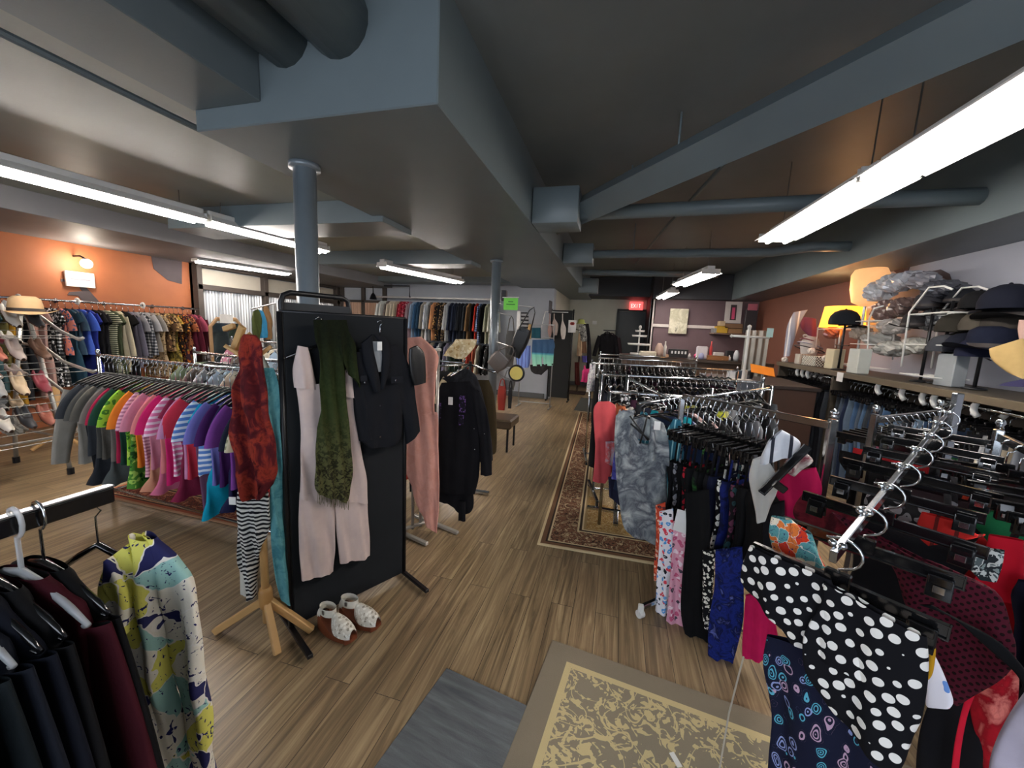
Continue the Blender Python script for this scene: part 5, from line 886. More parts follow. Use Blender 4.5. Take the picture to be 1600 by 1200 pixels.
# ------------------------------------------------------------------ pieces on the waterfall arm
P1 = Plane((.49+.04, .97-.01), HR, -.01)
pd = drape('bikini', P1, [
 [(1172, 852, 1300, 905), (1158, 885, 1310, 930), (1156, 912, 1330, 960), (1182, 942, 1350, 1000), (1215, 972, 1380, 1040), (1235, 1000, 1400, 1080)],
 [(1290, 905, 1450, 992), (1285, 940, 1452, 1040), (1262, 985, 1448, 1085), (1265, 1040, 1440, 1125), (1290, 1090, 1428, 1150), (1330, 1135, 1418, 1180), (1375, 1178, 1412, 1192)]],
 C('0f0f14', 'dots', 'ece8e2', s=1.55), 'black swim top with large white polka dots on the nearest clip hanger', 'swimwear', .012, .018, 45, 80, outs=[.0, .012])
P1b = Plane((.56, 1.03), HR, 0)
drape('tunic', P1b, [[(1198, 992, 1300, 1020), (1192, 1035, 1320, 1060), (1200, 1080, 1345, 1110), (1205, 1130, 1400, 1160), (1200, 1200, 1410, 1220), (1195, 1260, 1420, 1290)]], C('15182e', 'paisley', '58a8c0', 'b898b0', '8c98c8', s=1.3), 'navy paisley tunic hanging behind the polka-dot swim top', 'tunic', .012, .02, 45, 81)
P2 = Plane((.62, 1.09), HR, 0)
drape('bikini', P2, [[(1206, 806, 1235, 812), (1204, 830, 1270, 850), (1210, 858, 1290, 885)], [(1235, 815, 1268, 835), (1240, 845, 1278, 870), (1262, 868, 1280, 885)]], C('e07a38', 'art', '5c9a9c', 'ece0c8', 'd83c20', s=3), 'orange teal and cream swirl bikini between the first clip hangers', 'swimwear', .006, .02, 60, 82)
drape('strap', Plane((.60, 1.0), HR), [[(1446, 985, 1456, 990), (1452, 1010, 1462, 1014), (1450, 1045, 1458, 1050), (1448, 1058, 1452, 1062)]], C('d09a20'), 'mustard yellow tie dangling beside the polka-dot swim top', 'strap', .002, .006, 60, 83)
drape('bikini', Plane((.62, 1.02), HR), [[(1450, 1015, 1458, 1020), (1448, 1050, 1475, 1055), (1446, 1095, 1490, 1090), (1448, 1103, 1486, 1102)]], C('e8e4ec', 'floral', 'e890a8', '6890d0', 'f0c8d0', s=.9), 'white bikini bottom with pink and blue bubbles by the polka-dot top', 'swimwear', .004, .01, 60, 84)
P3 = Plane((.78, 1.22), HR, 0)
drape('cover_up', P3, [[(1300, 800, 1500, 905), (1340, 840, 1560, 925), (1390, 880, 1582, 985), (1410, 930, 1588, 1015), (1430, 985, 1580, 1045), (1440, 1040, 1540, 1075), (1448, 1080, 1500, 1100)]], C('4c1222', 'lace', s=1.0), 'maroon mesh cover-up with tiny holes spread behind the polka-dot top', 'cover-up', .012, .02, 40, 85)
drape('sash', Plane((.76, 1.14), HR), [[(1436, 945, 1456, 945), (1480, 960, 1500, 970), (1530, 1000, 1560, 1002), (1585, 1050, 1600, 1045), (1600, 1080, 1620, 1070)]], C('101013'), 'wide black band crossing the maroon mesh cover-up', 'strap', .002, .008, 60, 86)
P5 = Plane((.98, 1.22), HR, 0)
drape('swim_skirt', P5, [[(1540, 1010, 1580, 1000), (1520, 1060, 1592, 1050), (1516, 1110, 1590, 1110), (1530, 1170, 1585, 1180), (1540, 1240, 1580, 1250)]], C('b01424', 'tie', '8c0e1c', 'd87a70', 'c01c28'), 'red gathered swim skirt behind the maroon mesh cover-up', 'swimwear', .012, .02, 50, 87)
drape('strap', Plane((.9, 1.15), HR), [[(1510, 1085, 1526, 1080), (1500, 1120, 1512, 1118), (1490, 1170, 1502, 1170), (1484, 1230, 1496, 1230)]], C('dc1c38'), 'bright red ribbon hanging beside the red gathered skirt', 'strap', .002, .005, 60, 88)
drape('black_swim_dress', Plane((.9, 1.3), HR), [[(1460, 1080, 1560, 1080), (1440, 1130, 1590, 1130), (1430, 1200, 1600, 1200), (1430, 1280, 1620, 1290)]], C('141318'), 'black swim dress at the bottom behind the polka-dot top', 'swimwear', .012, .02, 50, 89)
drape('fleece', Plane((.82, .82), HR), [[(1600, 1085, 1640, 1080), (1570, 1130, 1680, 1130), (1548, 1180, 1700, 1180), (1545, 1240, 1720, 1250)]], C('b8b0c0'), 'pale lavender fuzzy fleece closest to the red garments', 'fleece', .01, .03, 40, 90)
P6 = Plane((1.2, 1.45), HR, 0)
drape('swim_dress', P6, [[(1545, 835, 1600, 845), (1535, 880, 1600, 890), (1520, 915, 1600, 925), (1545, 935, 1600, 945)]], C('d41830'), 'bright red swim dress next to the silver leaf print', 'swimwear', .01, .02, 50, 91)
drape('bikini', Plane((1.1, 1.42), HR), [[(1500, 855, 1570, 860), (1510, 880, 1566, 885), (1530, 905, 1558, 908)]], C('8c9a98', 'camo', '2a3034', 'd0d4d0', '5a6668'), 'grey silver leaf-print swim top before the red swim dress', 'swimwear', .008, .02, 50, 92)
drape('bikini', Plane((1.0, 1.5), HR), [[(1440, 800, 1500, 815), (1430, 830, 1530, 838), (1450, 852, 1540, 835)]], C('b02420', 'vstripe', '5a1a18', s=.8), 'red ruched bikini below the middle clip hangers', 'swimwear', .008, .02, 60, 93)
drape('bikini', Plane((.95, 1.52), HR), [[(1255, 770, 1330, 790), (1240, 800, 1345, 830), (1270, 840, 1360, 870)]], C('54141e', 'tie', '3a0e16', '6c1c28'), 'dark wine swim dress beneath the middle clip hangers', 'swimwear', .012, .02, 50, 94)
for i, (q_, m, lab) in enumerate((((1.05, 1.62), C('131318'), 'plain black swimsuit midway along the waterfall arm'), ((1.17, 1.78), C('18181c', 'floral', '8a8a90', '40404a'), 'black patterned swimsuit midway along the waterfall arm'), ((1.27, 1.92), C('20141a'), 'dark plum swimsuit towards the far end of the waterfall arm'), ((1.4, 2.08), C('141820'), 'ink blue swimsuit at the far end of the waterfall arm'))):
    o = link('swimsuit', gmesh('swimsuit', i, hw=.15), None, (*q_, 1.13+.02*i), HR); aim(o, m); tag(o, lab, 'swimsuit')
# clip hanger rows beyond the arm
rk = rack((1.21, 2.2), (1.75, 2.66), 1.2, 'square chrome rack of dark swimwear before the denim rail', square=True, feet=True)
bikcol = [('bikini_bottom', 'black bikini bottom', C('121214')), ('swimsuit', 'black swimsuit', C('17171b')), ('bikini_bottom', 'red bikini bottom', C('b02028')), ('swimsuit', 'dark print swimsuit', C('1c1c22', 'floral', '7a3a50', '3a6a5a')), ('swimsuit', 'navy swimsuit', C('1a2040')), ('bikini_bottom', 'charcoal bikini bottom', C('2c2c30')), ('swimsuit', 'wine swimsuit', C('401420')), ('bikini_bottom', 'green bikini bottom', C('2a6a3c')), ('swimsuit', 'coal black swimsuit', C('0f0f12'))]
hang_row('the square rack before the denim', (1.25, 2.23, 1.2), (1.7, 2.62, 1.2), bikcol, 'swimwear on the square rack before the denim', 'clip', drop=.1, jit=.05)
rk = rack((1.56, 2.05), (1.2, 1.1), 1.2, 'square chrome rack of red and dark swimwear nearest the hats', square=True, feet=True)
b2 = [('swimsuit', 'coral red swimsuit', C('d84830')), ('swimsuit', 'navy floral swimsuit', C('1a1c38', 'floral', '5a5a90', '8a8aa8')), ('swimsuit', 'scarlet swimsuit', C('cc1c24')), ('bikini_bottom', 'emerald bikini', C('1f7a4c')), ('swimsuit', 'black lace swimsuit', C('141416', 'lace', s=1)), ('swimsuit', 'bright red swimsuit', C('d41c30')), ('swimsuit', 'midnight swimsuit', C('14162a')), ('swimsuit', 'onyx swimsuit', C('0e0e10'))]
hang_row('the square rack nearest the hats', (1.53, 1.98, 1.2), (1.24, 1.2, 1.2), b2, 'swimwear on the rack nearest the hats', 'clip', drop=.1, jit=.05)
# ------------------------------------------------------------------ denim rail and hat shelf
WD = wallmat('shelf_board', '453e34', '3a342b', 3, .5)
t = thing('wall_shelf', 'long dark wooden shelf unit along the grey wall with denim rail below', 'shelf', (2.68, 4.9, 0))
obj('top_board', MB().box((0.02, -.15, 1.235), (.6, 4.1, .04)), WD, t); obj('edge_strip', MB().box((-.29, -.15, 1.225), (.02, 4.1, .055)), flat('5e5342', .5), t)
for y, nm in ((1.88, 'end_panel'), (.32, 'divider_panel'), (-2.18, 'end_panel')): obj(nm, MB().box((.02, y, .61), (.58, .05, 1.21)), WD, t)
obj('back_board', MB().box((.3, -.15, .7), (.02, 4.0, 1.0)), flat('46403a', .7), t)
for y0, y1, nm in ((5.25, 6.75, 'far'), (2.75, 5.18, 'near')):
    r_ = thing('denim_rail', 'chrome rail of folded jeans under the hat shelf, section '+('beside the purple wall' if nm == 'far' else 'under the dark hats'), 'clothes rail', (2.52, (y0+y1)/2, 1.15)); obj('rail', MB().tube([(0, -(y1-y0)/2, 0), (0, (y1-y0)/2, 0)], .014, 10), CHROME, r_, True)
JN = [('mid blue', '435e80'), ('dark blue', '26364e'), ('grey blue', '566678'), ('pale blue', '7c94ac'), ('indigo', '1e2840'), ('slate', '4a5564'), ('black', '1a1c22'), ('charcoal', '33383f'), ('steel blue', '4c6684')]
hang_row('the denim rail by the purple wall', (2.52, 6.7, 1.15), (2.52, 5.3, 1.15), mixrow(15, [('jeans', 'jeans')], JN, 8), 'jeans by the purple wall', 'clip', drop=.1, jit=.2, tags=1)
hang_row('the denim rail under the dark hats', (2.52, 5.1, 1.15), (2.52, 3.35, 1.15), mixrow(22, [('jeans', 'jeans')], JN, 9), 'jeans under the dark hats', 'clip', drop=.1, jit=.2, tags=1)
hang_row('the denim rail end nearest the swimwear', (2.52, 3.3, 1.15), (2.52, 2.8, 1.15), [('jeans', 'white-seamed grey jeans', C('8a8c90', 'vstripe', 'c8c0b0', s=.3)), ('jeans', 'cream jeans', C('c4b8a0')), ('jeans', 'pewter jeans', C('6c7078')), ('jeans', 'ivory jeans', C('c8c4bc')), ('jeans', 'ink jeans', C('1c2030'))], 'jeans at the near end', 'clip', drop=.1, jit=.2)
for i, y in enumerate((4.45, 4.12, 3.88, 3.76, 3.4, 6.2, 6.05, 5.9)):
    o = obj('size_ring', MB().tube([(.078*math.cos(a), 0, .078*math.sin(a)) for a in [2*math.pi*(-.12+.76*k/14) for k in range(15)]], [.02]*15, 8, flat=.5), WHITEP, None, True, (2.515, y, 1.155), rnd.uniform(-.5, -.2))
    tag(o, 'white plastic size ring on the denim rail under the dark hats, %s from the wooden divider' % ('first', 'second', 'third', 'fourth', 'fifth')[i] if i < 5 else 'white plastic size ring on the denim rail by the purple wall, %s from the wall' % ('first', 'second', 'third')[i-5], 'size ring', 'size rings on the denim rails')
SZ = 1.257
def cap(loc, rz, m, label, bill=True, s=1.0, kind='cap', tilt=0):
    t = thing('baseball_cap' if kind == 'cap' else 'brimmed_hat', label, 'hat', loc); t.rotation_euler = (tilt, 0, rz); t.scale = (s,)*3
    if kind == 'cap':
        obj('crown', MB().lathe([(.088, 0), (.09, .03), (.082, .065), (.062, .095), (.03, .112), (.001, .116)], n=22, sy=1.15, cap=False), m, t, True)
        R = []
        for i in range(6):
            d_ = i/5; R.append([((.075-.012*d_*d_)*math.sin(a), -.085-.075*d_*max(.0, math.cos(a))**.5 if abs(a) < 1.5 else -.06, -.022*abs(math.sin(a))**2+.004) for a in [-1.45+2.9*k/14 for k in range(15)]])
        vs = [p for r in R for p in r]; bm_ = MB(); bm_.add(vs, [(i*15+k, i*15+k+1, (i+1)*15+k+1, (i+1)*15+k) for i in range(5) for k in range(14)]); bm_.add([(x, y, z-.004) for x, y, z in vs], [((i+1)*15+k, (i+1)*15+k+1, i*15+k+1, i*15+k) for i in range(5) for k in range(14)]); obj('bill', bm_, m, t, True); obj('top_button', MB().lathe([(.008, 0), (.006, .006), (.001, .008)], (0, 0, .114), 8), m, t)
    else:
        obj('crown', MB().lathe([(.085, 0), (.082, .04), (.075, .085), (.05, .105), (.02, .095), (.001, .09)], n=22, sy=1.2, cap=False), m, t, True)
        pr = []
        mb = MB(); R = []
        for i in range(6): rr = .083+.075*i/5; R.append([(rr*math.cos(a), rr*1.15*math.sin(a), .035*(i/5)**2*abs(math.cos(a))**2*1.2-.004*i) for a in [2*math.pi*k/28 for k in range(28)]])
        mb.rings(R); obj('brim', mb, m, t, True); obj('band', MB().lathe([(.087, .002), (.086, .022)], n=22, sy=1.19, cap=False), flat('2a2220', .6), t, True)
    return t
def hs(x, y, X=2.66): return atX(x, y, X)
NV, BK, OL, GY, TN = C('0e1220'), C('101114'), C('2c2923'), C('3c3e44'), C('a88a58')
caps = [((1575, 466), 3.05, 1.5, NV, 'large navy cap, topmost of the dark hats', 'cap', 2.6), ((1530, 470), 2.6, 1.2, BK, 'black cap just beside the topmost navy cap', 'cap', 2.66), ((1598, 480), 3.2, 1.4, BK, 'black brimmed hat under the large navy cap', 'hat', 2.7),
 ((1495, 506), 2.2, 1.35, OL, 'dark olive cap at the left of the middle hat row', 'cap', 2.66), ((1535, 503), 2.8, 1.35, C('47423a'), 'taupe brown cap in the centre of the middle hat row', 'cap', 2.68), ((1572, 500), 3.2, 1.3, C('34302c'), 'espresso brown cap ending the middle hat row', 'cap', 2.7),
 ((1478, 538), 2.0, 1.2, GY, 'charcoal grey cap at the left of the lowest hat row', 'cap', 2.6), ((1505, 536), 2.6, 1.2, NV, 'navy cap beside the charcoal grey cap', 'cap', 2.62), ((1550, 528), 3.0, 1.5, C('0f1528'), 'dark blue wide cap above the beige hat', 'hat', 2.64), ((1525, 545), 2.5, 1.2, C('12172e'), 'blue cap under the dark blue wide hat', 'cap', 2.6),
 ((1320, 497), 1.9, 1.5, C('22262c'), 'dark cap on a wire stand before the lit orange lampshade', 'cap', 2.5),
 ((1430, 500), 2.4, 1.1, C('2c2a2c'), 'dark felt hat inside the white wire rack', 'hat', 2.62), ((1452, 470), 2.4, 1.2, C('3a3a40'), 'plastic-wrapped grey hat beside the white wire rack', 'hat', 2.7), ((1500, 462), 2.4, 1.1, C('26282e'), 'plastic-wrapped black hat behind the black cap', 'hat', 2.8)]
for (px, rz, s, m, lab, kd, X) in caps: q = hs(*px, X=X); cap(q-Vector((0, 0, .05*s)), rz, m, lab, s=s, kind=kd)
q = hs(1585, 575, 2.42); drape('cowboy_hat', Plane((2.35, 3.2), -.68), [[(1545, 545, 1600, 528), (1550, 562, 1612, 560), (1572, 580, 1612, 592), (1590, 588, 1600, 592)]], C('b59a66'), 'tan soft-brimmed hat hanging over the shelf edge', 'hat', .01, .05, 20, 95)
drape('beanie', Plane((2.5, 3.1), -.68), [[(1592, 500, 1612, 500), (1590, 515, 1615, 515), (1592, 530, 1612, 530)]], C('a88a80'), 'dusty pink stand knob behind the tan hat', 'stand', .002, .03, 20, 96)
drape('hat', Plane((2.4, 3.05), -.68), [[(1570, 598, 1612, 590), (1560, 602, 1620, 606)]], C('2c2a48'), 'dark violet hat brim lying on the shelf edge', 'hat', .002, .03, 20, 97)
def hat_stand(px, lab, m, X=2.6, h=None):
    q = hs(*px, X=X); t = thing('hat_stand', lab, 'hat stand', (q.x, q.y, SZ)); h = h or q.z-SZ; obj('pole', MB().tube([(0,0,0), (0,0,h)], .012, 8), m, t, True); obj('base', MB().lathe([(.07, 0), (.07, .012), (.02, .02)], n=16), m, t, True); obj('cross_arm', MB().tube([(-.0, -.14, h*.9), (0, .14, h*.9)], .006, 6).tube([(-.0, -.14, h*.5), (0, .14, h*.5)], .006, 6), m, t); return t
hat_stand((1460, 480), 'black hat stand beside the white wire rack', BLACKM); hat_stand((1490, 470), 'black hat stand under the olive cap', BLACKM, 2.66); hat_stand((1547, 490), 'black hat stand under the navy hats', BLACKM, 2.66); hat_stand((1322, 500), 'bent black wire hat stand before the lampshade', BLACKM, 2.5)
def wire_rack(pts, lab, X, dx=.22, n=3, w=None, r=.008):
    P = [hs(*p, X=X) for p in pts]; c = P[0]; t = thing('wire_rack', lab, 'wire rack', (c.x, c.y, SZ)); off = Vector((c.x, c.y, SZ))
    for s in (0, 1): obj('side_frame', MB().tube([p-off+Vector((dx*s, 0, 0)) for p in P], r, 8), WHITEP, t, True)
    y0 = P[0].y; y1 = P[-1].y; y1 = y1 if abs(y1-y0) > .15 else y0+.35
    for k in range(n): z = .06+(P[1].z-SZ-.08)*k/max(1, n-1); obj('shelf_wire', MB().tube([(0, 0, z), (0, y1-y0, z), (dx, y1-y0, z), (dx, 0, z)], r*.7, 6, True).tube([(dx*.5, 0, z), (dx*.5, y1-y0, z)], r*.6, 6), WHITEP, t)
    return t
wire_rack([(1408, 573), (1421, 488), (1452, 449), (1475, 447), (1488, 452)], 'tall white wire rack with curved top stuffed with wrapped hats', 2.5)
wire_rack([(1355, 560), (1358, 498), (1366, 482), (1380, 478)], 'second white wire rack behind the pale grey box', 2.55)
wire_rack([(1275, 542), (1278, 512), (1284, 508), (1330, 508)], 'low white wire rack under the lit orange lampshade', 2.6, n=2)
rr_ = random.Random(11)
BAGM = flat('d4d8dc', .12, 0, .8, 0, .5)
def lump(px, size, m, lab, X=2.68, cat='wrapped hat', name='wrapped_hat', seed=0):
    q = hs(*px, X=X); r = random.Random(seed); ph = [r.uniform(0, 6) for _ in range(6)]; R = []
    for i in range(11):
        th = math.pi*i/10; R.append([tuple(size[j]*(1.6 if j == 2 else .85)*v*(1+.16*math.sin(5*a+ph[0]+th*3)*math.sin(th)+.1*math.sin(9*a+ph[1]-th*7)*math.sin(th)) for j, v in enumerate((math.sin(th)*math.cos(a), math.sin(th)*math.sin(a), math.cos(th)))) for a in [2*math.pi*k/22 for k in range(22)]])
    mb = MB(); mb.rings(R); o = obj(name, mb, m, None, False, q, r.uniform(0, 3)); tag(o, lab, cat); return o
drp = [((1375, 455), (.16, .16, .07), 'c8ccd2', 'clear-bagged white hat leaning on the lit paper lantern'), ((1400, 442), (.17, .15, .06), 'c4c8d0', 'bagged white hat on top of the tall wire rack'), ((1425, 436), (.16, .15, .05), 'b8bcc6', 'bagged pale hat topmost below the painted ring'), ((1385, 485), (.13, .16, .07), '7c6460', 'bagged dusty brown hat in the upper wire shelf'), ((1412, 480), (.14, .15, .06), '6c5854', 'bagged cocoa hat beside the dusty brown one'), ((1395, 510), (.14, .15, .05), 'b8b4b0', 'bagged light hat in the middle wire shelf'), ((1375, 530), (.13, .18, .05), 'a8a8a4', 'bagged grey-white hat low behind the pale box'), ((1395, 545), (.16, .2, .05), 'b4b4ae', 'bagged off-white hat on the lowest wire shelf'), ((1432, 540), (.12, .18, .05), 'c0c0b8', 'bagged cream hat low by the black hat stand'), ((1455, 500), (.1, .14, .06), '84888c', 'crinkled clear bag beside the olive cap'), ((1475, 452), (.16, .18, .05), '4a4c54', 'crinkled dark bag behind the black cap'), ((1345, 520), (.12, .12, .05), 'a89c90', 'small bagged hat under the dark cap'), ((1300, 520), (.1, .12, .05), '8c5c50', 'rust-coloured bagged hat on the low wire rack'), ((1442, 438), (.12, .14, .05), '8c8c94', 'bagged smoky hat beside the painted ring')]
for i, (p, s_, c, lab) in enumerate(drp): lump(p, s_, flat(c, .25, 0, .8), lab, 2.72, seed=i)
# lampshades
q = hs(1315, 512, 2.72); t = thing('table_lamp', 'lit orange drum lampshade on the hat shelf', 'lamp', (q.x, q.y, SZ)); zs = q.z-SZ
obj('shade', MB().lathe([(.23, zs+.0), (.2, zs+.26)], n=32, cap=False), flat('ffa030', .8, emit=1.25), t, True); obj('stem', MB().tube([(0,0,0), (0,0,zs+.1)], .014, 8).lathe([(.09, 0), (.09, .02), (.02, .03)], n=16), STEEL, t, True)
q = hs(1368, 478, 2.78); t = thing('paper_lantern', 'tall softly lit cream paper lantern behind the bagged hats', 'lamp', (q.x-.05, q.y+.1, SZ)); zb = q.z-SZ
obj('shade', MB().lathe([(.05, zb), (.16, zb+.05), (.2, zb+.2), (.21, zb+.36), (.17, zb+.43), (.05, zb+.45)], n=30, sx=.75), flat('f4b478', .8, emit=.35), t, True); obj('stem', MB().tube([(0,0,0), (0,0,zb+.05)], .014, 8), STEEL, t)
for loc, pw, c in (((2.6, q.y-.12, 1.92), 4, (1, .55, .25)),):
    L = bpy.data.lights.new('lantern_bulb', 'POINT'); L.energy = pw; L.color = c; L.shadow_soft_size = .08; lo = bpy.data.objects.new('lantern_bulb', L); COL.objects.link(lo); lo.location = (2.5, q.y+.35, 2.15)
def boxy(px, size, m, lab, X=2.5, cat='box', name='carton', base=None, rz=.1):
    q = hs(*px, X=X); o = obj(name, MB().box((0, 0, size[2]/2), size, bev=.006), m, None, False, (q.x, q.y, base if base is not None else SZ), rz); tag(o, lab, cat); return o
boxy((1343, 560), (.12, .16, .26), flat('c4c8c0', .6), 'pale grey upright box on the shelf edge', 2.48); boxy((1305, 555), (.12, .16, .24), flat('c8bc9c', .7), 'cream upright box under the lit orange lampshade', 2.52)
boxy((1490, 560), (.1, .16, .26), flat('8a9094', .5), 'grey glassy box under the dark caps', 2.6)
ck = N('woven_basket', .8); v = ck.co('Object'); c_ = ck.n('ShaderNodeTexChecker', i_Scale=55.0); ck.t.links.new(v, c_.inputs[0]); c_.inputs[1].default_value = lin('d0ccc0'); c_.inputs[2].default_value = lin('3a3834'); ck.col(c_.outputs[0])
boxy((1275, 572), (.2, .3, .13), ck.m, 'black and white woven basket on the shelf', 2.55, 'basket', 'basket'); boxy((1252, 572), (.14, .12, .14), C('c4c0b4', 'vstripe', '8a867c'), 'ribbed off-white basket beside the woven one', 2.5, 'basket', 'basket')
q = hs(1317, 576, 2.39); o = obj('paper_tag', MB().box((0, 0, 0), (.004, .12, .1)), PAPER, None, loc=(2.375, q.y, 1.2)); tag(o, 'white blank card hanging from the shelf edge', 'sign')
t = thing('jewelry_stand', 'white jewelry bust draped with necklaces and a grey scarf at the shelf end', 'display stand', (2.66, 6.5, SZ)); obj('bust', MB().lathe([(.09, 0), (.1, .05), (.13, .16), (.16, .28), (.12, .36), (.05, .4), (.045, .46), (.02, .48)], n=20, sx=.7), flat('c0bcb8', .6), t, True)
for k in range(4): obj('necklace', MB().tube([((.09+.03*k)*math.cos(a), (.11+.02*k)*math.sin(a), .36-.05*k+.05*math.sin(a*1+4.5)) for a in [2*math.pi*i/20 for i in range(20)]], .008, 6, True), flat(('e0dcd4', '7a3a48', '8a8ca0', '3a3a40')[k], .3), t, True)
drape('scarf', Plane((2.56, 6.2), -.36), [[(1240, 488, 1262, 484), (1230, 510, 1250, 505), (1226, 540, 1240, 535), (1224, 558, 1234, 556)]], C('8a8c98', 'vstripe', 'd0ccc8', s=.4), 'grey and white scarf hung on the jewelry bust', 'scarf', .01, .02, 50, 98)
drape('scarf', Plane((2.56, 6.0), -.36), [[(1256, 495, 1275, 498), (1250, 510, 1276, 515), (1262, 524, 1276, 526)]], C('6a3444'), 'wine-coloured scarf between bust and lit lampshade', 'scarf', .01, .03, 50, 99)
for i, (px, lab) in enumerate((((1226, 562), 'white shell dish at the shelf end'), ((1268, 548), 'white rolled ribbon above the woven basket'), ((1290, 560), 'small silver trinket beside the woven basket'))): lump(px, (.04, .05, .025), flat('d4d0c8', .4), lab, 2.5, 'ornament', 'ornament', 30+i)
# ------------------------------------------------------------------ purple wall corner and counter
q0, q1 = atY(1018, 508, 9.97), atY(1120, 514, 9.97); o = obj('picture_rail', MB().box(((q0.x+q1.x)/2, 9.98, q0.z), (q1.x-q0.x, .03, .07)), flat('d8cfca', .6)); o['kind'] = 'structure'; o.name = 'trim_picture_rail'
q0, q1 = atY(1023, 466, 9.95), atY(1018, 560, 9.95); o = struct('trim_pipe_cover', MB().tube([(q0.x, 9.96, 2.45), (q0.x, 9.96, 1.0)], .02, 8), flat('cfc8c4', .6))
q = atY(1060, 502, 9.93); o = obj('picture', MB().box((0, 0, 0), (.4, .03, .58)), C('c8c4ac', 'tie', 'b4b098', 'd8d4c0', '5c5a48', s=.5), None, loc=q); tag(o, 'pale framed photo print of dark stones on the purple wall', 'picture')
q0, q1 = atY(1112, 521, 9.75), atY(1162, 521, 9.75); o = obj('wall_shelf', MB().box(((q0.x+q1.x)/2, 9.8, q0.z), (q1.x-q0.x, .4, .03)), flat('7a6458', .6)); tag(o, 'small shelf high on the purple wall stacked with boxes', 'shelf'); zs = q0.z+.02
for i, (x0, x1, z0, h, c, lab) in enumerate(((1113, 1118, 0, .1, '8a8c8e', 'grey small box at the shelf end under the poster'), (1118, 1135, 0, .15, 'c8a030', 'yellow carton on the small high shelf'), (1136, 1158, 0, .1, '8a6a48', 'brown flat box on the small high shelf, lower of two'), (1130, 1158, .11, .1, '7a5c40', 'brown flat box on the small high shelf, upper of two'), (1122, 1130, .16, .1, 'b8a080', 'small beige box on top of the yellow carton'))):
    a, b = atY(x0, 515, 9.75), atY(x1, 515, 9.75); o = obj('carton', MB().box((0, 0, h/2), (b.x-a.x, .25, h)), flat(c, .7), None, loc=((a.x+b.x)/2, 9.76, zs+z0)); tag(o, lab, 'box')
a, b = atY(1132, 497, 9.7), atY(1158, 497, 9.7); o = obj('poster', MB().box((0, 0, .24), (b.x-a.x, .02, .48), rx=-.1), flat('c4c0bc', .5), None, loc=((a.x+b.x)/2, 9.72, zs+.22)); tag(o, 'white poster with a pink figure in a dark doorway above the cartons', 'poster')
obj('printed_panel', MB().box((0, -.016, .24), (.12, .004, .34), rx=-.1), flat('3a3034'), o); obj('printed_shape', MB().box((0, -.022, .22), (.06, .004, .26), rx=-.1), flat('c84a70'), o)
q = atY(1172, 502, 9.6); t = thing('wall_fitting', 'dark wall fitting with small lights beside the poster', 'wall fitting', q); obj('panel', MB().box((0, 0, 0), (.22, .1, .5)), flat('24242a', .5), t); obj('glow_sign', MB().box((0, -.06, .3), (.18, .02, .14)), flat('b06070', .6), t)
CT = flat('5a4636', .5); t = thing('shop_counter', 'long wooden counter crowded with small goods before the purple wall', 'counter', (1.35, 8.1, 0))
obj('counter_top', MB().box((0, 0, 1.14), (2.6, .9, .05)), flat('4a4038', .3), t); obj('counter_body', MB().box((0, .04, .56), (2.5, .8, 1.11)), CT, t)
t = thing('cake_stand', 'white three-tier openwork stand before the dark door', 'tiered stand', (atY(997, 550, 7.9).x, 7.9, 1.167)); zt = atY(997, 513, 7.9).z-1.167
for fz, r_ in ((.02, .14), (.34, .2), (.62, .13), (.78, .08)): z = fz*zt/ .9 ; obj('tier', MB().lathe([(.01, z), (r_, z), (r_+.012, z+.035), (r_-.004, z+.032), (.01, z+.012)], n=24), WHITEP, t, True)
obj('column', MB().tube([(0,0,0), (0,0,zt)], .014, 8).lathe([(.03, zt), (.022, zt+.05), (.001, zt+.06)], n=10), WHITEP, t, True)
goods = [((1012, 551), (.3, .14, .1), 'c8c0ac', 'rolled cream cloth on the counter near the tiered stand'), ((1030, 545), (.16, .1, .26), 'c4a898', 'rose-patterned small bag on the counter'), ((1040, 536), (.06, .06, .3), 'dcd8d0', 'white bottle with a pump behind the rose bag'), ((1060, 546), (.34, .1, .16), '16161a', 'black card rack with white labels on the counter'), ((1078, 549), (.05, .05, .09), 'd8d4d0', 'small white cup beside the pink toy'), ((1090, 550), (.12, .1, .1), 'd02c6c', 'hot pink toy on the counter'), ((1097, 547), (.1, .1, .12), 'a0a4c8', 'pale violet toy beside the hot pink one'), ((1098, 538), (.2, .05, .24), 'd0ccd0', 'white rounded chair back behind the toys'),
 ((1120, 546), (.36, .25, .08), '8c5c34', 'tilted tan wooden tray on the counter'), ((1113, 528), (.05, .05, .34), 'c84040', 'tall bottle with a red label at the counter back'), ((1125, 532), (.16, .1, .14), 'c8c4c0', 'white carton at the counter back'), ((1142, 535), (.12, .1, .18), '1c1c20', 'black speaker box at the counter back'), ((1152, 545), (.1, .08, .2), 'b4b8bc', 'silver ornament near the white pipe tree'), ((1128, 553), (.12, .1, .06), 'b8a860', 'yellow-green bowl on the counter'), ((1140, 555), (.05, .05, .1), 'e0dcd8', 'white candle on the counter'), ((1047, 551), (.3, .1, .05), 'b88c6c', 'tan folded belts on the counter'), ((1108, 551), (.12, .1, .07), 'a87040', 'caramel leather pouch under the tray')]
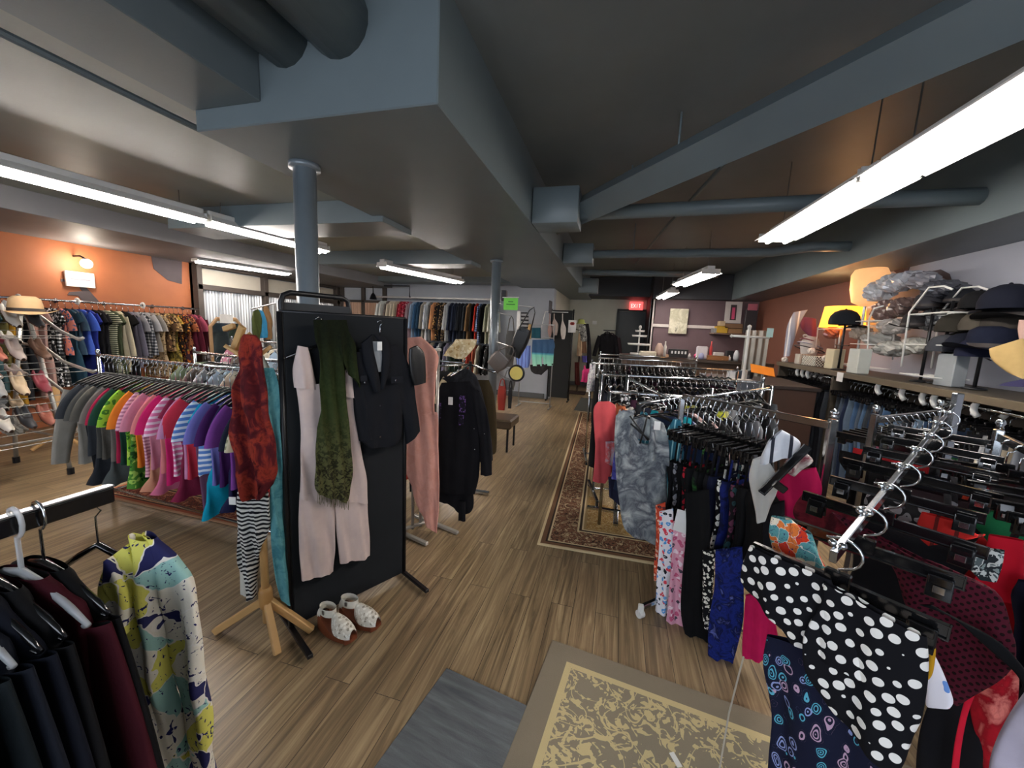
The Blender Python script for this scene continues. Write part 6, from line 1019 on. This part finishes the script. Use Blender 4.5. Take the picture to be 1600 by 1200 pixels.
for i, (px, s_, c, lab) in enumerate(goods):
    Y = 7.75+.06*(i % 6); q = atY(*px, Y); z = 1.167
    Y = min(8.4, max(7.75, Y)); 
    if i in (1, 5, 6, 13, 16, 12): o = obj('ornament' if i != 1 else 'small_bag', MB().lathe([(s_[0]*.3, 0), (s_[0]*.5, s_[2]*.3), (s_[0]*.45, s_[2]*.7), (s_[0]*.2, s_[2]), (.001, s_[2])], n=14), flat(c, .5), None, True, (q.x, Y, z))
    elif i in (2, 4, 9, 14): o = obj('bottle', MB().lathe([(s_[0]*.5, 0), (s_[0]*.5, s_[2]*.65), (s_[0]*.2, s_[2]*.8), (s_[0]*.2, s_[2])], n=14), flat(c, .4), None, True, (q.x, Y, z))
    else: o = obj(('cloth_roll', '', '', 'card_rack', '', '', '', 'chair_back', 'tray', '', 'carton', 'speaker', '', '', '', 'belt_pile')[i] or 'box', MB().box((0, 0, s_[2]/2), s_, bev=.02 if i in (0, 7) else .004), flat(c, .6), None, False, (q.x, Y, z), .1)
    tag(o, lab, 'counter goods')
    if i == 3:
        for k in range(5): obj('label_card', MB().box((-.12+.06*k, -.053, .1), (.03, .004, .05)), PAPER, o)
# brown cabinet, white pipe tree, orange sign
t = thing('display_cabinet', 'brown wooden cabinet below the orange sign', 'cabinet', (2.02, 5.75, 0)); obj('cabinet_body', MB().box((0, 0, .5), (.5, 1.1, 1.0)), flat('4c352a', .5), t); obj('cabinet_top', MB().box((0, 0, 1.02), (.56, 1.16, .04)), flat('3c3430', .4), t); obj('door', MB().box((-.258, -.25, .5), (.016, .48, .9)), flat('573d30', .5), t); obj('door', MB().box((-.258, .27, .5), (.016, .48, .9)), flat('573d30', .5), t)
t = thing('glass_case', 'dark glass case with silver trinkets beside the brown cabinet', 'display case', (1.48, 5.75, 0)); obj('case_body', MB().box((0, 0, .45), (.5, 1.0, .9)), flat('34363a', .2, .2), t); obj('case_top', MB().box((0, 0, .97), (.54, 1.04, .14)), flat('8a9098', .15, .4), t)
for i, (x, y, lab) in enumerate(((1145, 560, 'white card on the glass case'), (1152, 556, 'silver mug on the glass case'), (1160, 562, 'grey photo frame on the glass case'), (1166, 552, 'clear jar on the glass case'), (1175, 560, 'black tin on the glass case'))):
    q = atY(x, y, 5.5+.1*i); o = obj(('card', 'mug', 'photo_frame', 'jar', 'tin')[i], MB().box((0, 0, .06), (.09, .03, .11)) if i in (0, 2) else MB().lathe([(.04, 0), (.045, .1), (.03, .12)], n=14), flat(('e0e0e0', 'a8acb0', '5c6878', 'c8d0d0', '202226')[i], .3), None, False, (q.x, 5.5+.1*i, 1.04)); tag(o, lab, 'counter goods')
q = atY(1171, 513, 5.4); t = thing('pipe_tree', 'white T-shaped pipe stand on the glass case', 'display stand', (q.x, 5.4, 1.04)); hz = q.z-1.04; a, b = atY(1143, 525, 5.4), atY(1203, 524, 5.4)
obj('pole', MB().tube([(0,0,0), (0,0,hz)], .018, 12).lathe([(.022, hz), (.024, hz+.03), (.001, hz+.045)], n=12), WHITEP, t, True); obj('crossbar', MB().tube([(a.x-q.x, 0, a.z-1.04), (b.x-q.x, 0, a.z-1.04)], .014, 10).lathe([(.001, -.024), (.022, 0), (.001, .024)], (a.x-q.x, 0, a.z-1.04), 12), WHITEP, t, True); obj('base', MB().box((0, 0, .01), (.24, .24, .02)), WHITEP, t)
a = atY(1203, 520, 5.38); o = obj('label_card', MB().box((0, 0, 0), (.07, .01, .11)), flat('b8d8d4', .6), None, loc=a); tag(o, 'pale mint card on the end of the white pipe stand', 'card')
a, b = atY(1166, 516, 7.2), atY(1203, 516, 7.2); o = obj('corrugated_sheet', corrugated((a.x, 7.2), (b.x, 7.2), .0, 1.72, .1), flat('9a9890', .4, .5), None, True); tag(o, 'grey ribbed metal sheet standing behind the white pipe stand', 'metal sheet')
q = atY(1185, 578, 4.9); t = thing('sign_stand', 'bright orange paper sign on a thin post by the brown cabinet', 'sign', (q.x+.04, 4.9, 0)); obj('post', MB().tube([(0,0,0), (0,0,q.z-.04)], .01, 8), STEEL, t); obj('base', MB().box((0,0,.01), (.2,.2,.02)), STEEL, t); obj('paper', MB().box((0, 0, q.z), (.24, .005, .14), rx=-.9, ry=.15), flat('f08a20', .8), t)
# ------------------------------------------------------------------ painted tree silhouettes
def mural(name, polys, X, mat, lab, out):
    mb = MB()
    for poly in polys:
        P = [atX(*p, X) for p in poly]; n_ = len(P); mb.add([(X+out, p.y, p.z) for p in P]+[(X, p.y, p.z) for p in P], [tuple(range(n_)), tuple(range(2*n_-1, n_-1, -1))]+[(i, (i+1) % n_, (i+1) % n_+n_, i+n_) for i in range(n_)])
    o = obj(name, mb, mat); tag(o, lab, 'wall painting')
MU = flat('50474a', .8)
mural('painted_tree', [[(152, 475), (128, 470), (122, 462), (105, 461), (108, 456), (128, 455), (118, 440), (95, 440), (95, 436), (120, 434), (140, 455), (158, 475)]], -7.195, MU, 'dark grey painted tree fork on the orange wall under the white notice', .004)
mural('painted_tree', [[(236, 400), (240, 420), (262, 438), (284, 444), (284, 398), (260, 390)]], -7.195, MU, 'dark grey painted rounded crown on the orange wall near the ceiling', .004)
mural('painted_tree', [[(1388, 416), (1410, 434), (1418, 455), (1428, 440), (1436, 425), (1437, 424), (1433, 436), (1422, 434), (1419, 424), (1426, 408), (1420, 409), (1412, 420), (1400, 412)]], 2.995, MU, 'dark grey painted forked branch on the grey wall beside the paper lantern', -.004)
mural('painted_ring', [[(1446, 438), (1455, 424), (1470, 421), (1484, 428), (1490, 445), (1482, 460), (1478, 436), (1466, 430), (1456, 436), (1458, 446), (1446, 446)]], 2.995, MU, 'dark painted curved branch on the grey wall above the bagged hats', -.004)
# ------------------------------------------------------------------ mirror near the corrugated windows
q = atX(355, 520, -6.3); t = thing('floor_mirror', 'tall mirror in a tan wooden frame before the corrugated metal window', 'mirror', (q.x, q.y, 0)); t.rotation_euler.z = math.radians(-50)-math.pi/2+1.1
W2 = .34; zt = atX(355, 499, -6.3).z
fr3 = [(-W2, 0, .05), (-W2, 0, zt-.12), (-W2*.6, 0, zt), (W2*.6, 0, zt), (W2, 0, zt-.12), (W2, 0, .05)]
obj('frame', MB().tube(fr3, .035, 8, True, flat=.6), flat('a8845c', .5), t, False); obj('glass', MB().box((0, -.0, (zt+.05)/2-.02), (W2*1.9, .01, zt-.14)), flat('8c9ca0', .08, .9), t)
q = atX(354, 498, -6.26); o = obj('paper_notice', MB().box((0, 0, 0), (.01, .3, .14)), PAPER, None, loc=q); tag(o, 'white paper notice taped on top of the framed mirror', 'sign'); o.rotation_euler.z = .3
for i, (rows, c, lab) in enumerate((([(396, 487, 403, 483), (394, 500, 408, 495), (394, 520, 407, 520), (394, 530, 407, 530)], '48522c', 'olive robe hanging beside the framed mirror'), ([(404, 484, 410, 486), (407, 500, 415, 500), (408, 528, 416, 528)], '3a8cb8', 'sky blue robe beside the olive robe'), ([(412, 478, 417, 478), (414, 500, 424, 500), (415, 530, 425, 530)], '8a6a48', 'tan robe beside the sky blue robe'))): drape('robe', Plane((-6.0, 6.5), 1.4), [rows], C(c), lab, 'robe', .02, .04, 30, 110+i)
o = obj('hanging_rail', MB().tube([atX(392, 483, -6.0), atX(430, 474, -6.0)], .012, 8).tube([atX(430, 474, -6.0), atX(430, 474, -6.0)*1.0-Vector((0, 0, atX(430, 474, -6.0).z))], .014, 8), STEEL); tag(o, 'steel rail with robes beside the framed mirror', 'clothes rail')
# black gooseneck lamps by the upper rail
a, b = atY(583, 446, 8.3), atY(640, 447, 8.3); t = thing('pipe_light', 'black pipe bracket with a bell lamp above the upper shirt rail', 'lamp', (a.x, 8.3, 0)); obj('pipe', MB().tube([(0, 0, a.z-.2), (0, 0, a.z), (b.x-a.x, 0, a.z), (b.x-a.x, 0, a.z-.25), (b.x-a.x, .38, a.z-.25)], .014, 8), BLACKM, t, True); obj('bell', MB().lathe([(.02, a.z-.18), (.05, a.z-.22), (.09, a.z-.33)], n=16, cap=False), BLACKM, t, True)
# ------------------------------------------------------------------ slanted shoe rack
t = thing('shoe_rack', 'chrome A-frame rack with sloping wire shelves of shoes and hats by the orange wall', 'shoe rack', (-5.2, 2.2, 0)); O = Vector((-5.2, 2.2, 0)); TBm = flat('b8b8b4', .3, .7)
legs = [[(-4.93, 2.3, .02), (-5.0, 2.3, .42), (-5.28, 2.3, 1.5)], [(-5.05, 1.75, .02), (-5.1, 1.75, .42), (-5.32, 1.75, 1.5)], [(-5.75, 2.3, .02), (-5.7, 2.3, .42), (-5.38, 2.3, 1.5)], [(-5.75, 1.75, .02), (-5.7, 1.75, .42), (-5.42, 1.75, 1.5)]]
for L_ in legs: l_ = obj('leg', MB().tube([Vector(p)-O for p in L_], .017, 10), TBm, t, True); obj('rubber_tip', MB().tube([Vector(L_[0])-O-Vector((0,0,.02)), Vector(L_[0])-O+Vector((0,0,.04))], .026, 10), BLACKM, l_)
for z, x1 in ((1.5, -4.55), (1.22, -4.42), (.92, -4.4), (.62, -4.6)):
    x0 = -5.35-(1.5-z)*.25
    for y in (1.75, 2.3): obj('shelf_side', MB().tube([(x0-.1+5.2, y-2.2, z), (-5.1+5.2, y-2.2, z-.02), (-4.85+5.2, y-2.2, z-.14), (x1-.05+5.2, y-2.2, z-.21), (x1+5.2, y-2.2, z-.19)], .013, 8), TBm, t, True)
    sp_ = []
    for k, (x, zz) in enumerate(((x0, z), (x0+.12, z), (-5.1, z-.02), (-4.98, z-.08), (-4.85, z-.14), (-4.72, z-.18), (x1, z-.19))): sp_ += [(x+5.2, -.45, zz), (x+5.2, .1, zz)][::1 if k % 2 else -1]
    obj('shelf_wires', MB().tube(sp_, .003, 5), flat('8c8c88', .4, .5), t)
obj('base_brace', MB().tube([(-4.99+5.2, 2.3-2.2, .36), (-5.72+5.2, 2.3-2.2, .36), (-5.72+5.2, 1.75-2.2, .36), (-5.09+5.2, 1.75-2.2, .36)], .011, 8, True), TBm, t)
SHM = {}
def shoe(loc, rz, c, lab, heel=.05, grp=None):
    t = thing('shoe', lab, 'shoe', loc, rz, grp)
    if 's' not in SHM:
        so = MB(); R = []
        for i in range(12):
            x = .24*i/11; w = (.026+.014*math.sin(math.pi*min(1, x/.24*.9+.1)))*(1 if x < .2 else math.sqrt(max(.05, 1-((x-.2)/.042)**2))); zb = .045*(1-min(1, x/.13))**.6; R.append([(x, -w, zb), (x, -w, zb+.012), (x, w, zb+.012), (x, w, zb)])
        so.rings(R); so.box((.018, 0, .022), (.028, .036, .044)); SHM['s'] = so.mesh('sole', [flat('5a4030', .5)])
        up = MB(); R = []
        for i in range(10):
            x = .01+.225*i/9; w = (.026+.014*math.sin(math.pi*min(1, x/.24*.9+.1)))*(1 if x < .2 else math.sqrt(max(.05, 1-((x-.2)/.042)**2))); zb = .055*(1-min(1, x/.13))**.6+.005; h = .055 if x < .06 else (.03 if x < .12 else .045*math.sqrt(max(.1, 1-((x-.13)/.12)**2))); R.append([(x, w*math.cos(a), zb+h*(math.sin(a) if (x > .12) else min(1, 3*math.sin(a))*(.9 if abs(math.cos(a)) > .4 else .25))) for a in [math.pi*k/10 for k in range(11)]])
        vs = [p for r in R for p in r]; up.add(vs, [(i*11+k, i*11+k+1, (i+1)*11+k+1, (i+1)*11+k) for i in range(9) for k in range(10)]); SHM['u'] = up.mesh('upper', [CHROME], True)
    link('sole', SHM['s'], t); u = link('upper', SHM['u'], t); aim(u, flat(c, .5)); return t
sc = [('c8b090', 'tan'), ('8a3440', 'maroon'), ('d8d0c4', 'ivory'), ('2a2a2e', 'black'), ('a05a48', 'rust'), ('b8a8a0', 'blush'), ('6a4a38', 'brown'), ('9a9a98', 'silver')]
lv = ((1.5, 'top'), (1.22, 'second'), (.92, 'third'), (.62, 'lowest'))
for li, (z, ln) in enumerate(lv):
    for k in range(4):
        if li == 0 and k < 2: continue
        c, cn = sc[(li*3+k) % 8]; x = -5.12+(.0 if k % 2 else .0); y = 1.82+.13*k
        t = shoe((-5.09, y, z-.012), 0, c, '%s shoe on the %s sloping shelf of the chrome shoe rack' % (cn, ln)); t.rotation_euler = (0, .48, rnd.uniform(-.1, .1))
        c, cn = sc[(li*3+k+4) % 8]; t = shoe((-5.45, y, z+.006), .1, c, '%s shoe at the back of the %s shelf on the chrome shoe rack' % (cn, ln)); t.rotation_euler = (0, 0, rnd.uniform(-.2, .2))
q = atY(38, 463, 2.1); cap((q.x, 2.1, 1.52), 1.2, C('c0a078'), 'tan straw hat on top of the chrome shoe rack', kind='hat', s=1.2); cap((-5.3, 1.9, 1.56), 2.0, C('7a2c3c'), 'dark red hat on top of the chrome shoe rack', kind='hat', s=1.1)
for i, (y, z, c, lab) in enumerate(((1.9, .75, '4a2434', 'wine clutch bag'), (2.1, .75, '6a6a68', 'grey clutch bag'), (2.2, .45, '9a9890', 'grey white cloth bundle'))): lump((30+15*i, 700), (.1, .12, .06), flat(c, .7), lab+' lying low in the chrome shoe rack', -5.4, 'bag', 'cloth_bundle', 60+i).location = (-5.45, y, .69 if i < 2 else .44)
t = thing('wooden_stand', 'small light wooden stand seen through the chrome shoe rack', 'stand', (-6.0, 2.75, 0)); obj('pole', MB().tube([(0,0,.1), (0,0,.7)], .035, 10), WOODL, t, True); [obj('leg', MB().tube([(0,0,.18), (.22*math.cos(a), .22*math.sin(a), .02)], .02, 8), WOODL, t) for a in (.3, 2.4, 4.5)]
# ------------------------------------------------------------------ nearest rack by the viewer's side
t = thing('clothes_rack', 'black flat-bar rack of dark tops nearest the viewer', 'clothes rack'); obj('rail', MB().box((-1.2, .2, 1.095), (.02, .86, .04)), BLACKP, t); obj('rail_top_edge', MB().box((-1.2, .2, 1.118), (.022, .86, .004)), flat('c8ccd0', .25, .8), t)
for y in (.28, -.2): obj('post', MB().tube([(-1.2, y, .03), (-1.2, y, 1.09)], .014, 10), BLACKM, t, True); obj('foot', MB().box((-1.2, y, .02), (.5, .03, .03)), BLACKM, t)
near = [(LS, 'black knit top', C('0a0a0c')), (LS, 'maroon velvet top', C('3e0c18')), (LS, 'black sweater', C('0f0f12')), (LS, 'midnight blue top', C('0e121e')), (LS, 'slate blue top', C('161b26')), (LS, 'dark teal top', C('121a1e')), (LS, 'black tunic top', C('131316')), (LS, 'dark ruby print top', C('2c1014', 'floral', '5c1c24', '3c1418')), (LS, 'lime green top', C('7cc048')), (LS, 'charcoal print top', C('1c1c1e', 'floral', '4c4c50')), (LS, 'graphite top', C('202226'))]
for i, (k, w, m) in enumerate(near):
    y = .5-.034*i; q = (-1.2, y, .985); o = link('long_sleeve_shirt', gmesh(k, i % 3, .8), None, q, rnd.uniform(-.06, .06)); aim(o, m); tag(o, w+' on the nearest rack by the viewer', 'top')
    hanger((-1.2, y, .985), 0, '%s hanger inside the %s on the nearest rack' % ('clear' if i in (1, 4) else 'black', w), 'clear' if i in (1, 4) else 'black', drop=.135)
BP = Plane((-1.13, .60), .32)
FM = C('e4dfd0', 'art', 'd8d468', '2a2b58', '9cc8c0', s=1.0)
fj = drape('jacket', BP, [
 [(176, 870, 200, 850), (166, 890, 214, 905), (158, 930, 226, 940), (152, 990, 236, 990), (152, 1060, 250, 1060), (160, 1130, 262, 1130), (170, 1200, 272, 1200), (178, 1280, 280, 1280)],
 [(196, 838, 222, 850), (205, 870, 236, 880), (208, 930, 244, 940), (214, 1000, 252, 1000), (228, 1080, 262, 1080), (238, 1160, 276, 1160), (246, 1260, 290, 1260)],
 [(206, 842, 228, 850), (226, 875, 262, 890), (238, 920, 286, 925), (244, 980, 298, 975), (252, 1050, 306, 1045), (264, 1110, 316, 1100), (276, 1170, 322, 1160), (282, 1250, 326, 1240)],
 [(178, 868, 186, 862), (176, 905, 200, 900), (190, 945, 212, 935), (202, 985, 214, 975)]], FM, 'cream, lime and navy leaf-print jacket nearest the viewer', 'jacket', .012, .022, 60, 120, outs=[0, -.015, -.03, .02])
mini_hanger(Plane((-1.16, .60), .32, -.02), (100, 885), (215, 890), (150, 790), 'black hanger inside the leaf-print jacket on the nearest rack')
o = obj('price_tag', MB().box((0, 0, 0), (.03, .003, .045)), TAGM, None, loc=BP.to(*BP.hit(1000, 1000)) if False else atY(190, 745, 2.5)); o.location = (-3.86, 1.98, .28); tag(o, 'printed tag dangling below the washed grey dress on the tee rack', 'price tag')
o = obj('receipt_scrap', MB().box((0, 0, .014), (.02, .05, .002)), PAPER, None, loc=atZ(1055, 1192, 0), rz=.5); tag(o, 'tiny white paper scrap on the beige paisley rug', 'paper scrap')
q = atZ(1165, 1190, .3); o = obj('cord', MB().tube([(0.49, 1.33, .5), (.46, 1.3, .3), (.44, 1.26, .05), (.42, 1.2, .016), (.38, 1.1, .016)], .003, 6), flat('b8b0a0', .6), None, True); tag(o, 'thin twisted cord trailing onto the beige paisley rug', 'cord')
